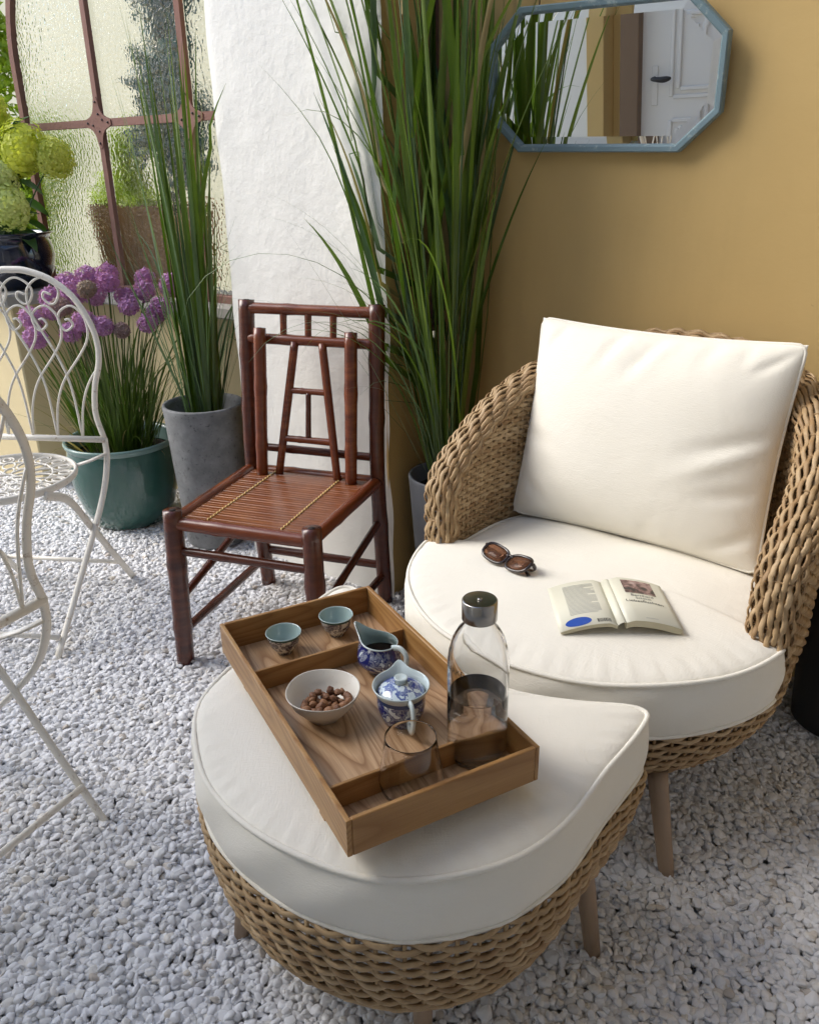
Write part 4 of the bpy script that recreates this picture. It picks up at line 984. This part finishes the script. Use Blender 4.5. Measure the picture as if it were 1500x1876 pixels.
# ------------------------------------------------------------------ plants
def blade_mesh(base, az, length, lean0, bend, wid, n=16, wall=True, world=None, twist=0.0, mt=None, name='grass_blade', fold=.35):
    """tapered, folded leaf blade; returns a mesh in local coordinates"""
    p = np.array(base, float); ang = lean0; P = [p.copy()]; st = length / n
    for i in range(n):
        ang2 = ang + bend * ((i + 1) / n) ** 2.2
        d = np.array([math.cos(az) * math.sin(ang2), math.sin(az) * math.sin(ang2), math.cos(ang2)]); p = p + d * st
        P.append(p.copy())
    P = np.array(P)
    if wall and world is not None:                # keep off the walls
        Q = P + world
        for plane, off in ((WP, .02), (P0, .02)):
            dd = (Q - plane) @ NRM
            if plane is WP: bad = np.maximum(off - dd, 0)
            else: s = (Q - P0) @ W; bad = np.where((s < .01) & (s > -.66) & (dd > -.26), np.maximum(off - dd, 0) * (1 if ((world - P0) @ NRM) > 0 or True else 0), 0); bad = np.where(dd > -.12, bad, 0)
            Q = Q + bad[:, None] * NRM
        s = (Q - P0) @ W; dd = (Q - P0) @ NRM
        if (world - WP) @ W > 0: fix = np.where((dd < 0), np.maximum(.012 - s, 0), 0); Q = Q + fix[:, None] * W
        else: fix = np.where((dd < 0) & (s > -.9), np.maximum(s + .652, 0), 0); Q = Q - fix[:, None] * W
        P = Q - world
    T = unit(np.gradient(P, axis=0)); side = np.array([-math.sin(az + twist), math.cos(az + twist), 0]); S = unit(side - T * (T @ side)[:, None]); N = np.cross(T, S)
    u = np.linspace(0, 1, n + 1); w = wid * np.minimum(1, .55 + 2.2 * u) * (1 - u ** 2.4) + .0004
    V = np.concatenate([P - S * w[:, None] / 2 + N * (w * fold)[:, None] * .5, P, P + S * w[:, None] / 2 + N * (w * fold)[:, None] * .5]); k = n + 1
    F = [(i, i + 1, k + i + 1, k + i) for i in range(n)] + [(k + i, k + i + 1, 2 * k + i + 1, 2 * k + i) for i in range(n)]
    return V, F
def potted(name, label, loc, profile, mt, soil_r, soil_z, rim=None, inner=None):
    t = thing(name, label, 'potted plant', loc, 0)
    mb = MB(); lathe(mb, profile, 72); pot = mb.build('pot', mt, t)
    if rim: mb = MB(); lathe(mb, rim[0], 72); mb.build('pot_rim', rim[1], pot)
    mb = MB(); prof = [(soil_r * f, soil_z + .006 * math.sin(f * 9)) for f in np.linspace(1, .001, 9)]; lathe(mb, prof, 40); mb.build('soil', M['soil'], t); return t
def add_blades(t, loc, n, base_r, bz, Lr, lean, bend, wid, mt, seed, az=None, name='grass_blade', wallfix=True, segs=16, grey=None):
    r = np.random.default_rng(seed); wv = np.array(loc, float)
    for i in range(n):
        a = r.uniform(0, 2 * math.pi) if az is None else r.normal(az[0], az[1]); rr = base_r * math.sqrt(r.random())
        ba = a + r.normal(0, .6); base = (rr * math.cos(ba), rr * math.sin(ba), bz)
        le = abs(r.normal(lean[0], lean[1])) * (.35 + .65 * rr / base_r); L = r.uniform(*Lr); be = max(0, r.normal(*bend))
        if r.random() < .06: be += r.uniform(.5, 1.3)
        V, F = blade_mesh(base, a, L, le, be, r.uniform(*wid), segs, wallfix, wv, r.normal(0, .7))
        mb = MB(); mb.add(V, F); mb.build(name, M[grey] if grey and r.random() < .3 else M[mt], t)
def add_fine(t, loc, n, base_r, bz, Lr, lean, bend, wid, mt, seed, name, az=None):
    r = np.random.default_rng(seed); mb = MB(); wv = np.array(loc, float)
    for i in range(n):
        a = r.uniform(0, 6.283) if az is None else r.normal(*az); rr = base_r * math.sqrt(r.random()); base = (rr * math.cos(a), rr * math.sin(a), bz)
        V, F = blade_mesh(base, a + r.normal(0, .4), r.uniform(*Lr), abs(r.normal(*lean)), max(0, r.normal(*bend)), r.uniform(*wid), 10, True, wv); mb.add(V, F)
    mb.build(name, M[mt], t, 'stuff')
# tall grass in the corner, smooth grey pot
loc = (.128, 2.375, 0)
t = potted('tall_potted_grass', 'tall green reed grass in a smooth grey pot between pillar and armchair', loc,
           [(0, 0), (.095, 0), (.100, .004), (.128, .41), (.130, .425), (.127, .430), (.121, .428), (.112, .36), (.09, .34)], M['grey_pot'], .116, .375)
def reed(t, loc, n, base_r, bz, Hr, lean, seed, leaves, Lr, wid, az=None, low=.12):
    """stems with long leaves leaving them at different heights"""
    r = np.random.default_rng(seed); wv = np.array(loc, float)
    for i in range(n):
        a = r.uniform(0, 2 * math.pi) if az is None or r.random() < .4 else r.normal(*az); rr = base_r * math.sqrt(r.random()); base = np.array([rr * math.cos(a), rr * math.sin(a), bz])
        H = r.uniform(*Hr); le = abs(r.normal(*lean)) * (.45 if math.cos(a) > .1 else 1.0); k = 10; d0 = np.array([math.cos(a) * math.sin(le), math.sin(a) * math.sin(le), math.cos(le)])
        P = np.array([base + d0 * H * u + np.array([math.cos(a), math.sin(a), 0]) * .05 * u * u * H for u in np.linspace(0, 1, k)])
        Q = P + wv; dd = (Q - WP) @ NRM; Q = Q + np.maximum(.03 - dd, 0)[:, None] * NRM; P = Q - wv
        mb = MB(); tube(mb, P, np.linspace(.0042, .0015, k), 5); mb.build('grass_stem', M['blade_grey' if r.random() < .5 else 'blade'], t)
        for j in range(leaves):
            u = low + (1 - low) * (j + r.uniform(.1, .9)) / leaves; x = u * (k - 1); q = int(min(k - 2, x)); p = P[q] + (P[q + 1] - P[q]) * (x - q)
            aa = a + r.normal(0, 1.0) if r.random() < .75 else r.uniform(0, 6.28); soft = .5 if math.cos(aa) > .1 else 1.0; L = r.uniform(*Lr) * (1.1 - .35 * u); be = abs(r.normal(.22, .22)) * soft; 
            if r.random() < .12: be += r.uniform(.8, 1.7) * soft
            V, F = blade_mesh(p, aa, L, le + abs(r.normal(.12, .10)) * soft, be, r.uniform(*wid), 14, True, wv, r.normal(0, .8))
            mb = MB(); mb.add(V, F); c = r.random(); mb.build('grass_blade', M['dry_leaf' if c < .03 else 'blade_grey' if c < .30 else 'blade'], t)
reed(t, loc, 17, .055, .375, (.9, 1.6), (.095, .06), 21, 6, (.60, 1.0), (.014, .026), az=(R(190), 1.0))
add_blades(t, loc, 9, .06, .375, (1.2, 1.9), (.12, .06), (.12, .12), (.014, .024), 'blade', 26, az=(R(175), 1.1))
add_blades(t, loc, 16, .06, .375, (.75, 1.35), (.22, .07), (1.2, .5), (.005, .010), 'blade', 25, az=(R(205), .55), grey='blade_grey')
add_fine(t, loc, 40, .07, .375, (.4, 1.0), (.24, .14), (.6, .5), (.002, .004), 'blade_grey', 24, 'fine_blades', (R(200), .8))
# grass in the rough concrete pot
loc = (-.735, 2.865, 0)
t = potted('concrete_potted_grass', 'upright green grass in a rough grey concrete pot left of the bamboo chair', loc,
           [(0, 0), (.105, 0), (.112, .006), (.141, .50), (.144, .528), (.142, .534), (.133, .534), (.129, .52), (.12, .44), (.1, .43)], M['concrete'], .124, .475)
add_blades(t, loc, 42, .07, .475, (.70, 1.32), (.038, .035), (.05, .06), (.015, .026), 'blade', 31, grey='blade_grey')
add_blades(t, loc, 26, .07, .475, (.4, .85), (.12, .10), (.16, .2), (.008, .015), 'blade_grey', 32)
add_fine(t, loc, 50, .07, .475, (.3, .8), (.18, .14), (.4, .4), (.002, .0035), 'blade_grey', 33, 'fine_blades')
# alliums in the green glazed pot
loc = (-1.130, 3.085, 0)
t = potted('potted_alliums', 'purple flowering alliums in a green glazed pot beside the bistro chair', loc,
           [(0, 0), (.135, 0), (.148, .008), (.180, .075), (.202, .160), (.210, .235), (.209, .290), (.206, .318)], M['green_glaze'], .192, .275,
           ([(.206, .318), (.214, .330), (.216, .338), (.211, .344), (.202, .342), (.198, .330), (.196, .28)], M['green_rim']))
add_blades(t, loc, 120, .12, .275, (.34, .66), (.24, .15), (.22, .22), (.007, .013), 'allium_leaf', 41, name='strap_leaf', segs=8)
add_fine(t, loc, 120, .13, .275, (.2, .45), (.3, .2), (.5, .4), (.003, .006), 'allium_leaf', 42, 'fine_leaves')
add_blades(t, loc, 16, .15, .28, (.12, .30), (.7, .3), (1.2, .5), (.005, .008), 'dry_leaf', 43, name='withered_leaf', segs=8)
def floret_ball(seed, n, R0, size, petals=5):
    r = np.random.default_rng(seed); mb = MB(); mb.smooth = False
    for i in range(n):
        z = 1 - 2 * (i + .5) / n; a = i * 2.39996 + r.normal(0, .1); q = math.sqrt(1 - z * z); d = np.array([q * math.cos(a), q * math.sin(a), z]); c = d * R0 * r.uniform(.86, 1.06)
        u = unit(np.cross(d, [.3, .5, .81])); v = np.cross(d, u); tw = r.uniform(0, 6)
        for k in range(petals):
            b = tw + k * 2 * math.pi / petals; e = math.cos(b) * u + math.sin(b) * v; f = -math.sin(b) * u + math.cos(b) * v
            L = size * r.uniform(.8, 1.2); mb.add([c, c + e * L * .55 + f * L * .26 + d * L * .25, c + e * L + d * L * (.35 + .2 * r.normal()), c + e * L * .55 - f * L * .26 + d * L * .25], [(0, 1, 2, 3)])
        tube(mb, [d * .004, c], .0006, 3)
    return mb
heads = [floret_ball(50 + k, 58, .027, .0105, 6).mesh('flower_head', M['purple']) for k in range(3)]; faded = [floret_ball(60 + k, 60, .022, .010, 6).mesh('flower_head', M['faded']) for k in range(2)]
r = np.random.default_rng(8)
spots = [(-.10, .02, .78), (-.02, -.05, .80), (.05, -.02, .82), (.02, .06, .84), (-.06, .08, .83), (.12, -.04, .74), (.16, .03, .78), (.20, .00, .70), (.23, -.02, .73), (.19, -.08, .68), (.10, -.10, .66), (.04, -.12, .68), (-.02, -.13, .70), (-.12, -.06, .74), (-.17, -.02, .72), (-.20, .05, .76), (-.08, -.11, .66), (-.24, -.05, .70), (.15, .09, .82), (.26, .05, .80), (-.15, .10, .80), (-.02, .02, .77), (-.27, .02, .66), (-.21, -.11, .64), (.08, .04, .76)]
for i, (x, y, z) in enumerate(spots):
    z = z + .10
    bs = (x * .35, y * .35, .275); P = smooth_path([bs, (x * .55, y * .55, .275 + (z - .275) * .5), (x, y, z)], 8)
    mb = MB(); tube(mb, P, .0022, 5); mb.build('flower_stem', M['allium_leaf'], t)
    f = i in (1, 10, 13, 22); o = link('flower_head', (faded if f else heads)[i % (2 if f else 3)], t); o.location = (x, y, z + .012 + .0); o.rotation_euler = tuple(r.uniform(-.6, .6, 3)); s = r.uniform(1.15, 1.6); o.scale = (s, s, s * .93)
# hydrangea in the navy pot on the ledge
hp = WP + W * (-2.02) + NRM * .20
loc = (hp[0], hp[1], .851)
t = potted('potted_hydrangea', 'lime green hydrangea in a navy glazed pot on the stone ledge', tuple(loc),
           [(0, 0), (.115, 0), (.128, .01), (.165, .07), (.178, .13), (.170, .180), (.160, .196), (.172, .212), (.182, .220), (.180, .226), (.168, .222), (.155, .205), (.150, .17)], M['navy_glaze'], .155, .185)
def hyd_head(seed, pale):
    r = np.random.default_rng(seed); mb = MB(); mb.smooth = False
    for i in range(270):
        z = 1 - 2 * (i + .5) / 270; a = i * 2.39996; q = math.sqrt(max(0, 1 - z * z)); d = np.array([q * math.cos(a), q * math.sin(a), z])
        rad = .056 * (1 + .12 * math.sin(3 * a + seed) ) * r.uniform(.82, 1.08); c = d * rad * np.array([1, 1, 1.15]); u = unit(np.cross(d, [.3, .5, .81])); v = np.cross(d, u); tw = r.uniform(0, 6)
        for k in range(4):
            b = tw + k * math.pi / 2; e = math.cos(b) * u + math.sin(b) * v; f = -math.sin(b) * u + math.cos(b) * v; L = .0108 * r.uniform(.8, 1.2); li = d * L * r.normal(.15, .2)
            mb.add([c, c + e * L * .6 + f * L * .5 + li, c + e * L * 1.05 + li, c + e * L * .6 - f * L * .5 + li], [(0, 1, 2, 3)])
    V, F = ico(2, .044); mb.add(V, F)
    return mb.mesh('flower_head', M['hyd_petal_pale' if pale else 'hyd_petal'])
hh = [hyd_head(70 + k, k == 2) for k in range(3)]
hs = [(.00, .00, .68, 0, 1.5), (.155, -.06, .535, 1, 1.5), (.270, -.05, .505, 0, 1.15), (-.05, -.07, .50, 1, 1.45), (.06, -.10, .425, 2, 1.15), (.085, -.12, .33, 2, 1.3), (-.16, -.02, .56, 0, 1.4), (-.14, -.12, .36, 1, 1.3), (-.08, .10, .70, 1, 1.3)]
for x, y, z, k, s in hs:
    q = np.array([x, y]); mb = MB(); tube(mb, smooth_path([(q[0] * .15, q[1] * .15, .18), (q[0] * .6, q[1] * .6, .18 + (z - .18) * .6), (q[0], q[1], z)], 8), .003, 5); mb.build('stem', M['hyd_leaf'], t)
    o = link('flower_head', hh[k], t); o.location = (q[0], q[1], z); o.scale = (s * 1.05,) * 3; o.rotation_euler = (r.uniform(-.6, .6), r.uniform(-.6, .6), r.uniform(0, 6))
def leaf_mesh(L, Wd, curl, mt, name='leaf'):
    mb = MB(); n = 8; V = []; F = []
    for i in range(n + 1):
        u = i / n; w = Wd * math.sin(math.pi * u ** .8) ** .8 * .5; z = -curl * u * u * L
        V += [(u * L, -w, z + w * .35), (u * L, 0, z), (u * L, w, z + w * .35)]
    for i in range(n): a = i * 3; F += [(a, a + 1, a + 4, a + 3), (a + 1, a + 2, a + 5, a + 4)]
    mb.add(V, F); return mb.mesh(name, mt)
lm = [leaf_mesh(.11, .065, .35, M['hyd_leaf']), leaf_mesh(.085, .05, .2, M['hyd_leaf']), leaf_mesh(.13, .07, .6, M['hyd_leaf'])]
for i in range(46):
    a = r.uniform(0, 6.28); z = r.uniform(.20, .52); rr = r.uniform(.01, .10); o = link('leaf', lm[i % 3], t); o.location = (rr * math.cos(a), rr * math.sin(a), z); o.rotation_euler = (r.normal(0, .3), r.uniform(-.5, .4), a)
for x, y, z, a in ((.12, -.02, .62, -.2), (.10, -.02, .60, .9), (.14, -.03, .56, -.9), (.06, -.03, .55, -2.0)):
    q = np.array([x, y]); o = link('leaf', lm[1], t); o.location = (q[0], q[1], z); o.rotation_euler = (.2, -.6, a)

# ------------------------------------------------------------------ the garden beyond the window
t = thing('garden_boundary_wall', 'pale yellow garden wall beyond the hammered glass window', 'wall', tuple(WP - NRM * 2.6), -WA)
mb = MB(); box(mb, (9, .2, 4.5), (-2.5, .1, 2.25), .01); mb.build('wall_face', M['garden_wall'], t)
def leafy(name, label, cat, s, back, z0, h, rad, n, size, mt, seed, trunk=True, taper=1.0, group=None):
    c = WP + W * s - NRM * back; rr = np.random.default_rng(seed); t = thing(name, label, cat, (c[0], c[1], z0), 0, group); mb = MB(); mb.smooth = False
    cl = [(rr.normal(0, .55) * rad, rr.normal(0, .55) * rad, rr.uniform(.08, 1) * h) for _ in range(44)]
    for i in range(n):
        cx, cy, cz = cl[rr.integers(len(cl))]; k = 1 - taper * cz / h
        k = max(.12, k); p = np.array([cx * k, cy * k, cz]) + rr.normal(0, 1, 3) * rad * .26 * np.array([k, k, .9]); p[2] = max(.01, p[2])
        d = unit(rr.normal(0, 1, 3)); u = unit(np.cross(d, rr.normal(0, 1, 3))); L = size * rr.uniform(.6, 1.3)
        mb.add([p, p + d * L * .5 + u * L * .25, p + d * L, p + d * L * .5 - u * L * .25], [(0, 1, 2, 3)])
    mb.build('foliage', M[mt], t, 'stuff')
    if trunk: mb = MB(); tube(mb, [(0, 0, -.05), (.01, 0, h * .4), (0, .01, h * .85)], [.03, .022, .008], 8); mb.build('trunk', M['bark'], t)
    return t
leafy('conifer', 'blue green conifer standing behind the right window pane', 'tree', -1.46, .26, 1.20, .95, .15, 4200, .05, 'conifer', 81, True, .5)
leafy('shrub', 'bright green shrub low behind the middle window bar', 'shrub', -1.93, .40, 1.0, .40, .20, 1300, .06, 'hedge', 82)
leafy('hedge_bush', 'sunlit yellow green bush at the left edge beyond the window', 'shrub', -3.12, .5, .6, 2.0, .36, 11000, .05, 'hedge', 83)
c = WP + W * (-1.72) - NRM * .33
t = thing('brown_planter', 'large brown planter blurred behind the lower window panes', 'planter', (c[0], c[1], .0), 0)
mb = MB(); lathe(mb, [(0, 0), (.20, 0), (.21, .02), (.25, 1.0), (.265, 1.13), (.268, 1.17), (.25, 1.17), (.235, 1.0), (.0, .98)], 48); mb.build('pot', M['terracotta'], t)
